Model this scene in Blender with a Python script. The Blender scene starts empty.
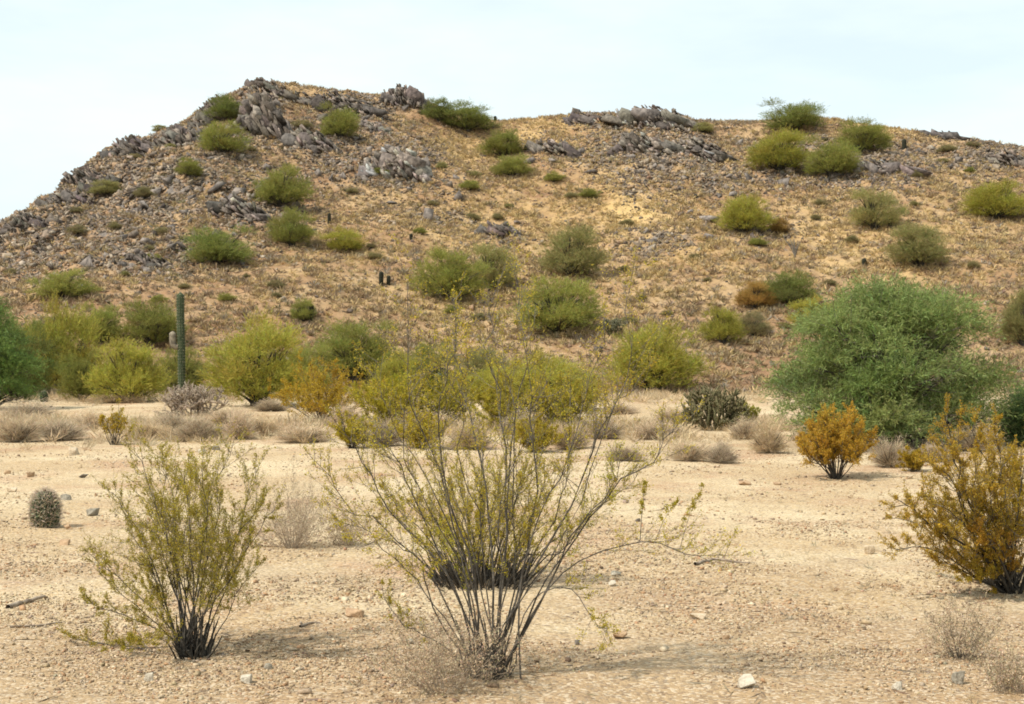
import bpy, bmesh, math
import numpy as np
from mathutils import Vector

C = bpy.context.scene
COL = C.collection
R = math.radians
F = 1422.0          # focal length in pixels of the 1024 px wide frame
HZ = 370.0          # horizon row
CAMZ = 1.7

# ------------------------------------------------------------------ camera, sky, sun, exposure
cam_d = bpy.data.cameras.new('camera')
cam = bpy.data.objects.new('camera', cam_d)
COL.objects.link(cam)
cam_d.sensor_width = 36.0
cam_d.lens = 36.0 * F / 1024.0
cam_d.shift_y = (HZ - 352.0) / 1024.0
cam_d.clip_start = 0.1
cam_d.clip_end = 20000
cam.location = (0, 0, CAMZ)
cam.rotation_euler = (R(90), 0, 0)
C.camera = cam

SUN_FROM = Vector((-0.62, -0.40, 0.92)).normalized()
SUN_EL = math.asin(SUN_FROM.z)
SUN_ROT = math.atan2(SUN_FROM.x, SUN_FROM.y)
world = bpy.data.worlds.new('World')
C.world = world
world.use_nodes = True
wt = world.node_tree
for n in list(wt.nodes):
    wt.nodes.remove(n)
w_out = wt.nodes.new('ShaderNodeOutputWorld')
w_bg = wt.nodes.new('ShaderNodeBackground')
w_sky = wt.nodes.new('ShaderNodeTexSky')
w_sky.sky_type = 'NISHITA'
w_sky.sun_disc = False
w_sky.sun_elevation = SUN_EL
w_sky.sun_rotation = SUN_ROT
w_sky.altitude = 400
w_sky.air_density = 1.0
w_sky.dust_density = 2.5
w_sky.ozone_density = 1.0
w_bg.inputs['Strength'].default_value = 0.125
# thin bright overcast veil in front of the blue
w_tc = wt.nodes.new('ShaderNodeTexCoord')
w_map = wt.nodes.new('ShaderNodeMapping')
w_map.inputs['Scale'].default_value = (1.6, 1.6, 6.0)
w_no = wt.nodes.new('ShaderNodeTexNoise')
w_no.inputs['Scale'].default_value = 2.2
w_no.inputs['Detail'].default_value = 5
w_no.inputs['Roughness'].default_value = 0.55
w_rmp = wt.nodes.new('ShaderNodeMapRange')
w_rmp.inputs['From Min'].default_value = 0.34
w_rmp.inputs['From Max'].default_value = 0.66
w_rmp.inputs['To Min'].default_value = 0.66
w_rmp.inputs['To Max'].default_value = 0.97
w_mix = wt.nodes.new('ShaderNodeMix')
w_mix.data_type = 'RGBA'
w_mix.inputs['B'].default_value = (5.0, 5.6, 5.55, 1)
wt.links.new(w_tc.outputs['Generated'], w_map.inputs['Vector'])
wt.links.new(w_map.outputs['Vector'], w_no.inputs['Vector'])
wt.links.new(w_no.outputs['Fac'], w_rmp.inputs['Value'])
wt.links.new(w_rmp.outputs['Result'], w_mix.inputs['Factor'])
wt.links.new(w_sky.outputs['Color'], w_mix.inputs['A'])
wt.links.new(w_mix.outputs['Result'], w_bg.inputs['Color'])
wt.links.new(w_bg.outputs['Background'], w_out.inputs['Surface'])

sun_d = bpy.data.lights.new('sun', 'SUN')
sun_d.energy = 3.3
sun_d.angle = R(1.3)
sun_d.color = (1.0, 0.95, 0.86)
sun = bpy.data.objects.new('sun', sun_d)
COL.objects.link(sun)
sun.rotation_euler = (-SUN_FROM).to_track_quat('-Z', 'Y').to_euler()

C.view_settings.view_transform = 'Standard'
C.view_settings.look = 'None'
C.view_settings.exposure = 0.68
C.view_settings.gamma = 1.0
C.view_settings.use_curve_mapping = False
C.cycles.filter_width = 1.8
C.cycles.max_bounces = 6
C.cycles.diffuse_bounces = 3
C.cycles.transmission_bounces = 4

# ------------------------------------------------------------------ numpy helpers
RNG = np.random.default_rng(11)


def hash2(i, j, seed):
    h = (i.astype(np.int64) * 374761393 + j.astype(np.int64) * 668265263 + seed * 974634777) & 0xFFFFFFFF
    h = ((h ^ (h >> 13)) * 1274126177) & 0xFFFFFFFF
    return ((h ^ (h >> 16)) & 0xFFFF) / 65535.0


def gnoise(x, y, seed=0):
    xi = np.floor(x); yi = np.floor(y)
    fx = x - xi; fy = y - yi
    u = fx * fx * fx * (fx * (fx * 6 - 15) + 10)
    v = fy * fy * fy * (fy * (fy * 6 - 15) + 10)

    def g(a, b, dx, dy):
        t = hash2(xi + a, yi + b, seed) * 2 * np.pi
        return np.cos(t) * dx + np.sin(t) * dy
    n0 = g(0, 0, fx, fy) * (1 - u) + g(1, 0, fx - 1, fy) * u
    n1 = g(0, 1, fx, fy - 1) * (1 - u) + g(1, 1, fx - 1, fy - 1) * u
    return (n0 * (1 - v) + n1 * v) * 1.5


def fbm(x, y, scale, octaves=4, seed=0, gain=0.5):
    s = np.zeros_like(x); a = 1.0; f = 1.0 / scale
    for k in range(octaves):
        s = s + a * gnoise(x * f + 17.3 * k, y * f - 9.1 * k, seed + k)
        a *= gain; f *= 2.03
    return s


def sstep(a, b, t):
    t = np.clip((t - a) / (b - a), 0, 1)
    return t * t * (3 - 2 * t)


# ------------------------------------------------------------------ the lie of the land
RIDGE = [(-330, 352, 95), (-200, 325, 98), (-120, 292, 100), (-40, 254, 103), (0, 234, 105), (40, 215, 108), (80, 186, 112), (110, 160, 115),
         (145, 141, 118), (180, 131, 121), (215, 108, 124), (245, 92, 127), (265, 86, 128), (300, 88, 130), (350, 97, 132),
         (395, 101, 133), (425, 104, 134), (470, 121, 134), (500, 124, 134), (560, 120, 134), (590, 117, 134),
         (640, 116, 134), (665, 117, 134), (700, 124, 134), (760, 124, 133), (800, 118, 132), (830, 122, 132),
         (870, 130, 132), (905, 134, 131), (960, 142, 130), (1010, 153, 129), (1060, 166, 128), (1150, 192, 126),
         (1260, 240, 122), (1380, 300, 118), (1500, 345, 115)]
_rx = np.array([(p - 512) / F * d for p, r, d in RIDGE])
_ry = np.array([float(d) for p, r, d in RIDGE])
_rz = np.array([CAMZ + (HZ - r) / F * d for p, r, d in RIDGE])
ROCKY = [(60, 222, 120, 60, .85), (130, 170, 90, 55, 1.0), (262, 112, 34, 30, 1), (350, 112, 60, 22, .85), (395, 160, 50, 28, .95),
         (330, 150, 70, 45, .62), (402, 100, 26, 16, 1), (235, 150, 70, 60, .65), (650, 155, 85, 38, .9), (545, 150, 34, 18, .7),
         (590, 122, 28, 10, .7), (845, 166, 110, 28, .95), (985, 157, 60, 22, .85), (705, 182, 60, 26, .7), (150, 250, 110, 34, .65),
         (500, 230, 34, 17, .55), (770, 235, 50, 16, .4), (650, 240, 50, 18, .5), (430, 205, 60, 25, .4), (250, 200, 80, 40, .6)]
GOLD = [(560, 225, 190, 55, .7), (880, 240, 150, 60, .65), (500, 300, 160, 40, .45), (625, 205, 70, 30, 1), (545, 133, 60, 18, .9), (470, 150, 50, 28, .8), (880, 128, 50, 14, 1), (600, 150, 40, 22, .7),
        (370, 90, 60, 14, .6), (700, 260, 90, 30, .6), (450, 235, 70, 30, .6), (860, 200, 90, 18, .5), (960, 175, 40, 14, .6), (330, 270, 60, 25, .4)]


def base_land(x, y):
    yy = np.maximum(y, 0.1)
    rise = 0.019 * np.maximum(y - 20, 0) - 0.0 * y
    rise = np.where(y > 62, 0.019 * 42 + 0.03 * (y - 62), rise)
    yr = np.interp(x, _rx, _ry); zr = np.interp(x, _rx, _rz)
    yb = 58.0 + 2.0 * gnoise(x / 22.0, x * 0 + 3.3, 5)
    t = (y - yb) / (yr - yb)
    tc = np.clip(t, 0, 1)
    prof = np.where(tc < 0.9, 0.86 * tc ** 1.18 + 0.14 * tc ** 2 * (3 - 2 * tc), 0)
    p9 = 0.86 * 0.9 ** 1.18 + 0.14 * 0.81 * 1.2
    prof = np.where(tc >= 0.9, p9 + (1 - p9) * np.sin((tc - 0.9) / 0.1 * np.pi / 2), prof)
    zb = 0.019 * (yb - 20)
    hill = zb + (zr - zb) * prof
    over = np.maximum(y - yr, 0)
    hill = hill - 0.012 * over ** 2 / (1 + 0.028 * over)
    z = np.where(t > 0, hill, rise * np.where(t > 0, 1, 1))
    z = np.where(t > 0, np.maximum(z, zb - 3.0), z)
    # smooth joint
    return z, tc, t


def masks(x, y, z):
    yy = np.maximum(y, 1.0)
    px = 512 + F * x / yy; py = HZ - F * (z - CAMZ) / yy
    rk = np.zeros_like(x); gd = np.zeros_like(x)
    for a, b, rx, ry, s in ROCKY:
        rk = np.maximum(rk, s * np.exp(-(((px - a) / rx) ** 2 + ((py - b) / ry) ** 2) ** 1.2))
    for a, b, rx, ry, s in GOLD:
        gd = np.maximum(gd, s * np.exp(-(((px - a) / rx) ** 2 + ((py - b) / ry) ** 2)))
    return rk, gd


def land(x, y, full=False):
    x = np.asarray(x, float); y = np.asarray(y, float)
    z, tc, t = base_land(x, y)
    rk, gd = masks(x, y, z)
    on = sstep(0.0, 0.12, t)
    rk = np.clip(rk + 0.16 * fbm(x, y, 7.0, 3, 40) * on, 0, 1) * on
    crest = 1 - 0.75 * sstep(0.8, 1.0, t)
    z = z + on * (1.0 * fbm(x, y, 26, 2, 1) * crest * 0.8 + 0.40 * fbm(x, y, 8, 3, 2) * crest)
    rg = 1 - 2 * np.abs(fbm(x * 1.3 + y * 0.4, y * 0.7, 3.2, 3, 7))
    z = z + on * (0.10 + 0.85 * rk) * 0.5 * np.clip(rg, -0.7, 1) + on * 0.06 * fbm(x, y, 0.9, 2, 9)
    flat = 1 - on
    z = z + flat * (0.035 * fbm(x, y, 3.2, 2, 20) + 0.012 * fbm(x, y, 0.5, 2, 22))
    far = np.abs(x) / (np.maximum(y, 0) + 4.0)
    z = z - 1.6 * sstep(0.72, 0.80, far)
    if full:
        return z, rk, gd * on, on
    return z


def at(px, py):
    """the first point of the land seen at a pixel"""
    ys = np.concatenate([np.arange(3, 60, 0.05), np.arange(60, 150, 0.1)])
    xs = (px - 512) / F * ys
    zs = CAMZ + (HZ - py) / F * ys
    d = land(xs, ys) - zs
    k = np.argmax(d > 0)
    if d[k] <= 0:
        k = np.argmax(d)
    return Vector((xs[k], ys[k], float(land(xs[k:k + 1], ys[k:k + 1])[0])))


# ------------------------------------------------------------------ mesh and tag helpers
def mesh_np(name, V, T, mat, col=None, attrs=None, smooth=False):
    V = np.asarray(V, np.float32); T = np.asarray(T, np.int32)
    me = bpy.data.meshes.new(name)
    k = T.shape[1]
    me.vertices.add(len(V)); me.loops.add(T.size); me.polygons.add(len(T))
    me.vertices.foreach_set('co', V.ravel())
    me.loops.foreach_set('vertex_index', T.ravel())
    me.polygons.foreach_set('loop_start', np.arange(0, T.size, k, dtype=np.int32))
    me.polygons.foreach_set('loop_total', np.full(len(T), k, np.int32))
    if smooth:
        me.polygons.foreach_set('use_smooth', np.ones(len(T), bool))
    if col is not None:
        a = me.attributes.new('tint', 'FLOAT_COLOR', 'POINT')
        c4 = np.ones((len(V), 4), np.float32); c4[:, :3] = col
        a.data.foreach_set('color', c4.ravel())
    for nm, val in (attrs or {}).items():
        a = me.attributes.new(nm, 'FLOAT', 'POINT')
        a.data.foreach_set('value', np.asarray(val, np.float32).ravel())
    me.update(); me.validate(clean_customdata=False)
    me.materials.append(mat)
    return me


def link(name, me, parent=None, loc=None):
    o = bpy.data.objects.new(name, me)
    COL.objects.link(o)
    if parent is not None:
        o.parent = parent
    if loc is not None:
        o.location = loc
    return o


def tag(o, label=None, cat=None, group=None, kind=None):
    if label: o['label'] = label
    if cat: o['category'] = cat
    if group: o['group'] = group
    if kind: o['kind'] = kind
    return o


def empty(name, loc):
    o = bpy.data.objects.new(name, None)
    o.empty_display_size = 0.2
    COL.objects.link(o)
    o.location = loc
    return o


def unit(v):
    return v / np.maximum(np.linalg.norm(v, axis=-1, keepdims=True), 1e-9)


def rand_dirs(n, rng):
    return unit(rng.normal(size=(n, 3)))


class Tubes:
    def __init__(self, sides=5):
        self.V = []; self.T = []; self.n = 0; self.s = sides

    def add(self, P, rad):
        P = np.asarray(P, float); m = len(P); s = self.s
        rad = np.broadcast_to(np.asarray(rad, float), (m,)) if np.ndim(rad) else np.full(m, rad)
        D = np.gradient(P, axis=0); D = unit(D)
        ref = np.where(np.abs(D[:, 2:3]) < 0.9, np.array([[0, 0, 1.0]]), np.array([[1.0, 0, 0]]))
        A = unit(np.cross(D, ref)); B = np.cross(D, A)
        th = np.arange(s) / s * 2 * np.pi
        ring = P[:, None] + rad[:, None, None] * (np.cos(th)[None, :, None] * A[:, None] + np.sin(th)[None, :, None] * B[:, None])
        self.V.append(ring.reshape(-1, 3))
        i = np.arange(m - 1)[:, None] * s; j = np.arange(s)[None]; jn = (j + 1) % s
        a = self.n + i + j; b = self.n + i + jn; c = b + s; d = a + s
        self.T.append(np.stack([a, b, c, d], -1).reshape(-1, 4))
        self.n += m * s

    def build(self, name, mat):
        return mesh_np(name, np.concatenate(self.V), np.concatenate(self.T), mat, smooth=True)


def blades(P, D, L, W, col, rng, tip=0.25, bend=0.0):
    """many thin leaf or twig faces: root P, direction D, length L, width W"""
    n = len(P)
    D = unit(D)
    S = unit(np.cross(D, rand_dirs(n, rng)))
    L = np.broadcast_to(L, (n,))[:, None]; W = np.broadcast_to(W, (n,))[:, None]
    mid = P + D * L * 0.5 + np.array([[0, 0, 1.0]]) * bend * L
    end = P + D * L
    V = np.stack([P - S * W * 0.15, mid - S * W * 0.5, end, mid + S * W * 0.5], 1).reshape(-1, 3)
    T = np.arange(n * 4, dtype=np.int32).reshape(n, 4)
    return V, T, np.repeat(col, 4, 0)


def vary(base, n, rng, amt=0.25, hue=0.08):
    b = np.asarray(base, float)[None] * np.exp(rng.normal(0, amt, (n, 1)))
    return np.clip(b * np.exp(rng.normal(0, hue, (n, 3))), 0.004, 0.9)


# ------------------------------------------------------------------ materials
def new_mat(name):
    m = bpy.data.materials.new(name); m.use_nodes = True
    nt = m.node_tree
    for n in list(nt.nodes):
        nt.nodes.remove(n)
    out = nt.nodes.new('ShaderNodeOutputMaterial')
    return m, nt, out


def leaf_mat(name, transl=0.35, rnd=0.25, mul=(1, 1, 1)):
    m, nt, out = new_mat(name)
    at_ = nt.nodes.new('ShaderNodeAttribute'); at_.attribute_name = 'tint'
    oi = nt.nodes.new('ShaderNodeObjectInfo')
    mr = nt.nodes.new('ShaderNodeMapRange')
    mr.inputs['To Min'].default_value = 1 - rnd; mr.inputs['To Max'].default_value = 1 + rnd
    nt.links.new(oi.outputs['Random'], mr.inputs['Value'])
    vm = nt.nodes.new('ShaderNodeVectorMath'); vm.operation = 'SCALE'
    nt.links.new(at_.outputs['Color'], vm.inputs[0]); nt.links.new(mr.outputs['Result'], vm.inputs['Scale'])
    vm2 = nt.nodes.new('ShaderNodeVectorMath'); vm2.operation = 'MULTIPLY'
    vm2.inputs[1].default_value = mul
    nt.links.new(vm.outputs['Vector'], vm2.inputs[0])
    p = nt.nodes.new('ShaderNodeBsdfPrincipled')
    p.inputs['Roughness'].default_value = 0.6
    p.inputs['Specular IOR Level'].default_value = 0.25
    nt.links.new(vm2.outputs['Vector'], p.inputs['Base Color'])
    if transl > 0:
        tr = nt.nodes.new('ShaderNodeBsdfTranslucent')
        nt.links.new(vm2.outputs['Vector'], tr.inputs['Color'])
        mx = nt.nodes.new('ShaderNodeMixShader'); mx.inputs['Fac'].default_value = transl
        nt.links.new(p.outputs['BSDF'], mx.inputs[1]); nt.links.new(tr.outputs['BSDF'], mx.inputs[2])
        nt.links.new(mx.outputs['Shader'], out.inputs['Surface'])
    else:
        nt.links.new(p.outputs['BSDF'], out.inputs['Surface'])
    return m


def noisy_mat(name, c0, c1, scale, rough=0.85, bump=0.3, bscale=None, tint=False, rnd=0.0):
    m, nt, out = new_mat(name)
    tc = nt.nodes.new('ShaderNodeTexCoord')
    no = nt.nodes.new('ShaderNodeTexNoise'); no.inputs['Scale'].default_value = scale
    no.inputs['Detail'].default_value = 6; no.inputs['Roughness'].default_value = 0.62
    nt.links.new(tc.outputs['Object'], no.inputs['Vector'])
    cr = nt.nodes.new('ShaderNodeValToRGB')
    cr.color_ramp.elements[0].position = 0.36; cr.color_ramp.elements[0].color = (*c0, 1)
    cr.color_ramp.elements[1].position = 0.64; cr.color_ramp.elements[1].color = (*c1, 1)
    nt.links.new(no.outputs['Fac'], cr.inputs['Fac'])
    col = cr.outputs['Color']
    if tint:
        a = nt.nodes.new('ShaderNodeAttribute'); a.attribute_name = 'tint'
        vm = nt.nodes.new('ShaderNodeVectorMath'); vm.operation = 'MULTIPLY'
        nt.links.new(col, vm.inputs[0]); nt.links.new(a.outputs['Color'], vm.inputs[1])
        col = vm.outputs['Vector']
    if rnd:
        oi = nt.nodes.new('ShaderNodeObjectInfo')
        mr = nt.nodes.new('ShaderNodeMapRange')
        mr.inputs['To Min'].default_value = 1 - rnd; mr.inputs['To Max'].default_value = 1 + rnd
        nt.links.new(oi.outputs['Random'], mr.inputs['Value'])
        vs = nt.nodes.new('ShaderNodeVectorMath'); vs.operation = 'SCALE'
        nt.links.new(col, vs.inputs[0]); nt.links.new(mr.outputs['Result'], vs.inputs['Scale'])
        col = vs.outputs['Vector']
    p = nt.nodes.new('ShaderNodeBsdfPrincipled')
    p.inputs['Roughness'].default_value = rough
    p.inputs['Specular IOR Level'].default_value = 0.2
    nt.links.new(col, p.inputs['Base Color'])
    if bump:
        n2 = nt.nodes.new('ShaderNodeTexNoise'); n2.inputs['Scale'].default_value = bscale or scale * 3
        n2.inputs['Detail'].default_value = 5
        nt.links.new(tc.outputs['Object'], n2.inputs['Vector'])
        bp = nt.nodes.new('ShaderNodeBump'); bp.inputs['Strength'].default_value = bump; bp.inputs['Distance'].default_value = 0.05
        nt.links.new(n2.outputs['Fac'], bp.inputs['Height']); nt.links.new(bp.outputs['Normal'], p.inputs['Normal'])
    nt.links.new(p.outputs['BSDF'], out.inputs['Surface'])
    return m


def N(nt, kind, **kw):
    n = nt.nodes.new(kind)
    for k, v in kw.items():
        setattr(n, k, v)
    return n


def mixc(nt, fac, a, b):
    m = nt.nodes.new('ShaderNodeMix'); m.data_type = 'RGBA'
    for key, v in (('Factor', fac), ('A', a), ('B', b)):
        if isinstance(v, (int, float)): m.inputs[key].default_value = v
        elif isinstance(v, tuple): m.inputs[key].default_value = (*v, 1)
        else: nt.links.new(v, m.inputs[key])
    return m.outputs['Result']


def noise_fac(nt, vec, scale, lo, hi, detail=4, rough=0.6):
    n = nt.nodes.new('ShaderNodeTexNoise'); n.inputs['Scale'].default_value = scale
    n.inputs['Detail'].default_value = detail; n.inputs['Roughness'].default_value = rough
    nt.links.new(vec, n.inputs['Vector'])
    mr = nt.nodes.new('ShaderNodeMapRange'); mr.inputs['From Min'].default_value = lo; mr.inputs['From Max'].default_value = hi
    nt.links.new(n.outputs['Fac'], mr.inputs['Value'])
    return mr.outputs['Result'], n.outputs['Fac']


def math_n(nt, op, a, b):
    m = nt.nodes.new('ShaderNodeMath'); m.operation = op
    for i, v in enumerate((a, b)):
        if isinstance(v, (int, float)): m.inputs[i].default_value = v
        else: nt.links.new(v, m.inputs[i])
    return m.outputs[0]


def ground_material():
    m, nt, out = new_mat('desert_soil')
    vec = nt.nodes.new('ShaderNodeTexCoord').outputs['Object']
    sand = (0.47, 0.335, 0.185); pale = (0.60, 0.475, 0.295); red = (0.40, 0.225, 0.125); dark = (0.20, 0.145, 0.095)
    f1, _ = noise_fac(nt, vec, 0.34, 0.42, 0.58)
    c = mixc(nt, f1, sand, pale)
    f2, _ = noise_fac(nt, vec, 0.55, 0.51, 0.68, 5)
    c = mixc(nt, math_n(nt, 'MULTIPLY', f2, 0.8), c, red)
    ga = nt.nodes.new('ShaderNodeAttribute'); ga.attribute_name = 'grit'
    c = mixc(nt, math_n(nt, 'MULTIPLY', ga.outputs['Fac'], 0.75), c, (0.36, 0.24, 0.135))
    f3, n3 = noise_fac(nt, vec, 13.0, 0.52, 0.70, 6, 0.7)
    c = mixc(nt, math_n(nt, 'MULTIPLY', f3, 0.6), c, dark)
    vo = nt.nodes.new('ShaderNodeTexVoronoi'); vo.inputs['Scale'].default_value = 52
    nt.links.new(vec, vo.inputs['Vector'])
    hs = nt.nodes.new('ShaderNodeSeparateColor'); nt.links.new(vo.outputs['Color'], hs.inputs['Color'])
    c = mixc(nt, math_n(nt, 'MULTIPLY', math_n(nt, 'GREATER_THAN', hs.outputs['Red'], 0.74), 0.55), c, (0.60, 0.50, 0.37))
    c = mixc(nt, math_n(nt, 'MULTIPLY', math_n(nt, 'LESS_THAN', hs.outputs['Green'], 0.24), 0.6), c, (0.19, 0.13, 0.085))
    p = nt.nodes.new('ShaderNodeBsdfPrincipled'); p.inputs['Roughness'].default_value = 0.95
    p.inputs['Specular IOR Level'].default_value = 0.1
    nt.links.new(c, p.inputs['Base Color'])
    hgt = math_n(nt, 'ADD', n3, math_n(nt, 'MULTIPLY', vo.outputs['Distance'], -0.2))
    bp = nt.nodes.new('ShaderNodeBump'); bp.inputs['Strength'].default_value = 0.7; bp.inputs['Distance'].default_value = 0.05
    nt.links.new(hgt, bp.inputs['Height']); nt.links.new(bp.outputs['Normal'], p.inputs['Normal'])
    nt.links.new(p.outputs['BSDF'], out.inputs['Surface'])
    return m


def hill_material():
    m, nt, out = new_mat('hill_soil')
    vec = nt.nodes.new('ShaderNodeTexCoord').outputs['Object']
    soil = (0.30, 0.175, 0.095); tan = (0.41, 0.275, 0.15); gold = (0.58, 0.40, 0.17); rock = (0.22, 0.195, 0.175); rock2 = (0.09, 0.08, 0.075)
    f1, _ = noise_fac(nt, vec, 0.16, 0.42, 0.58)
    c = mixc(nt, f1, soil, tan)
    ga = nt.nodes.new('ShaderNodeAttribute'); ga.attribute_name = 'gold'
    g2, _ = noise_fac(nt, vec, 0.35, 0.36, 0.58, 5)
    c = mixc(nt, math_n(nt, 'MULTIPLY', ga.outputs['Fac'], math_n(nt, 'MULTIPLY', g2, 0.85)), c, gold)
    fd, nd = noise_fac(nt, vec, 1.9, 0.52, 0.66, 6, 0.72)
    c = mixc(nt, math_n(nt, 'MULTIPLY', fd, 0.75), c, (0.13, 0.09, 0.06))
    fl, _ = noise_fac(nt, vec, 2.7, 0.56, 0.68, 5, 0.7)
    c = mixc(nt, math_n(nt, 'MULTIPLY', fl, 0.45), c, (0.55, 0.43, 0.28))
    ra = nt.nodes.new('ShaderNodeAttribute'); ra.attribute_name = 'rock'
    rn, rr = noise_fac(nt, vec, 1.0, 0.40, 0.60, 6, 0.72)
    rf = math_n(nt, 'MULTIPLY', ra.outputs['Fac'], rn)
    rmr = nt.nodes.new('ShaderNodeMapRange'); rmr.inputs['From Min'].default_value = 0.22; rmr.inputs['From Max'].default_value = 0.5
    nt.links.new(rf, rmr.inputs['Value'])
    r2, _ = noise_fac(nt, vec, 2.2, 0.45, 0.62, 6, 0.75)
    rc = mixc(nt, r2, rock, rock2)
    c = mixc(nt, math_n(nt, 'MULTIPLY', rmr.outputs['Result'], 0.9), c, rc)
    p = nt.nodes.new('ShaderNodeBsdfPrincipled'); p.inputs['Roughness'].default_value = 0.95
    p.inputs['Specular IOR Level'].default_value = 0.1
    nt.links.new(c, p.inputs['Base Color'])
    bp = nt.nodes.new('ShaderNodeBump'); bp.inputs['Strength'].default_value = 0.9; bp.inputs['Distance'].default_value = 0.25
    nt.links.new(math_n(nt, 'ADD', nd, rr), bp.inputs['Height']); nt.links.new(bp.outputs['Normal'], p.inputs['Normal'])
    nt.links.new(p.outputs['BSDF'], out.inputs['Surface'])
    return m


M_GROUND = ground_material()
M_HILL = hill_material()
M_LEAF = leaf_mat('leaf', 0.42, 0.10)
M_PALO = leaf_mat('green_twig', 0.48, 0.14)
M_DRY = leaf_mat('dry_twig', 0.2, 0.14)
M_STONE = noisy_mat('grey_stone', (0.45, 0.44, 0.44), (1.35, 1.32, 1.28), 3.4, bump=0.8, tint=True)
M_BOULDER = noisy_mat('boulder_stone', (0.07, 0.06, 0.053), (0.25, 0.21, 0.18), 2.6, bump=0.9, bscale=9, rnd=0.25)
M_PEBBLE = noisy_mat('pebble', (0.8, 0.8, 0.8), (1.2, 1.2, 1.2), 30.0, bump=0.2, tint=True)
M_BARK = noisy_mat('dark_bark', (0.035, 0.03, 0.025), (0.085, 0.075, 0.06), 14, bump=0.3)
M_GREYBARK = noisy_mat('grey_bark', (0.075, 0.065, 0.052), (0.24, 0.21, 0.17), 16, bump=0.3)
M_STEM = noisy_mat('stem_bark', (0.045, 0.04, 0.034), (0.15, 0.13, 0.105), 16, bump=0.3)
M_CACTUS = noisy_mat('cactus_skin', (0.038, 0.054, 0.027), (0.07, 0.088, 0.046), 6, bump=0.2)
M_DARKCACTUS = noisy_mat('dark_cactus_skin', (0.016, 0.018, 0.010), (0.036, 0.036, 0.022), 6, bump=0.2)
M_SCAR = noisy_mat('cactus_scar', (0.12, 0.10, 0.075), (0.26, 0.22, 0.16), 9, bump=0.4)
M_CHOLLA = noisy_mat('cholla_skin', (0.055, 0.052, 0.022), (0.12, 0.11, 0.05), 12, bump=0.2)
M_DEAD = noisy_mat('dead_wood', (0.16, 0.12, 0.09), (0.34, 0.27, 0.20), 12, bump=0.3)

# ------------------------------------------------------------------ ground and hill: one continuous land surface, split at the foot of the hill
uc = np.concatenate([np.linspace(-0.8, -0.42, 70, endpoint=False), np.linspace(-0.42, 0.42, 760), np.linspace(0.42, 0.8, 71)[1:]])


def sheet(name, ys, mat, skirt=False):
    U, Y = np.meshgrid(uc, ys)
    X = U * (Y + 4.0)
    z, rk, gd, on = land(X.ravel(), Y.ravel(), True)
    V = np.stack([X.ravel(), Y.ravel(), z], 1)
    grit = np.clip(1.15 - sstep(8.0, 12.5, V[:, 1] + 3.0 * fbm(V[:, 0], V[:, 1], 2.2, 3, 33)), 0, 1)
    m, n = X.shape
    i = np.arange(m - 1)[:, None] * n + np.arange(n - 1)[None]
    T = np.stack([i, i + 1, i + n + 1, i + n], -1).reshape(-1, 4)
    if skirt:
        k = len(V); s = 6000
        V = np.concatenate([V, np.array([[-s, -s, -1.7], [s, -s, -1.7], [s, s, -1.7], [-s, s, -1.7]])])
        T = np.concatenate([T, [[k, k + 1, k + 2, k + 3]]])
        rk = np.concatenate([rk, np.zeros(4)]); gd = np.concatenate([gd, np.zeros(4)]); grit = np.concatenate([grit, np.zeros(4)])
    return mesh_np(name, V, T, mat, attrs={'rock': rk, 'gold': gd, 'grit': grit}, smooth=True)


FOOT = 57.0
ys_g = np.concatenate([np.linspace(-3, 5, 20, endpoint=False), 5 * np.exp(np.linspace(0, math.log(FOOT / 5), 420))])
ys_h = np.concatenate([np.linspace(FOOT, 138, 560, endpoint=False), np.linspace(138, 215, 60)])
tag(link('ground', sheet('ground', ys_g, M_GROUND, True)), kind='structure')
tag(link('hill', sheet('hill', ys_h, M_HILL)), kind='structure')

# ------------------------------------------------------------------ stones
def hull(rng, n=14, dims=(1, 1, 1), sq=0.4):
    P = rng.uniform(-1, 1, (n, 3))
    P = np.sign(P) * np.abs(P) ** sq * np.array(dims) * 0.5
    bm = bmesh.new()
    for p in P:
        bm.verts.new(p)
    bmesh.ops.convex_hull(bm, input=bm.verts)
    for v in [v for v in bm.verts if not v.link_faces]:
        bm.verts.remove(v)
    bmesh.ops.triangulate(bm, faces=bm.faces[:])
    bm.verts.index_update()
    V = np.array([v.co[:] for v in bm.verts]); T = np.array([[v.index for v in f.verts] for f in bm.faces])
    bm.free()
    return V, T


_r = np.random.default_rng(3)
HULLS = [hull(_r, 9, (1, 0.8, 0.62)) for _ in range(14)]
SLABS = [hull(_r, 10, (1, 0.62, 0.26)) for _ in range(14)]
PEBB = [hull(_r, 8, (1, 0.8, 0.55)) for _ in range(10)]


def rot_mats(n, rng, tilt=0.5):
    a = rng.uniform(0, 2 * np.pi, n); b = rng.normal(0, tilt, n); c = rng.normal(0, tilt, n)
    ca, sa, cb, sb, cc, sc = np.cos(a), np.sin(a), np.cos(b), np.sin(b), np.cos(c), np.sin(c)
    Z = np.zeros((n, 3, 3)); X = np.zeros((n, 3, 3)); Yy = np.zeros((n, 3, 3))
    Z[:, 0, 0] = ca; Z[:, 0, 1] = -sa; Z[:, 1, 0] = sa; Z[:, 1, 1] = ca; Z[:, 2, 2] = 1
    X[:, 0, 0] = 1; X[:, 1, 1] = cb; X[:, 1, 2] = -sb; X[:, 2, 1] = sb; X[:, 2, 2] = cb
    Yy[:, 0, 0] = cc; Yy[:, 0, 2] = sc; Yy[:, 1, 1] = 1; Yy[:, 2, 0] = -sc; Yy[:, 2, 2] = cc
    return Z @ X @ Yy


SCATTER_ORDER = []


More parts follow.
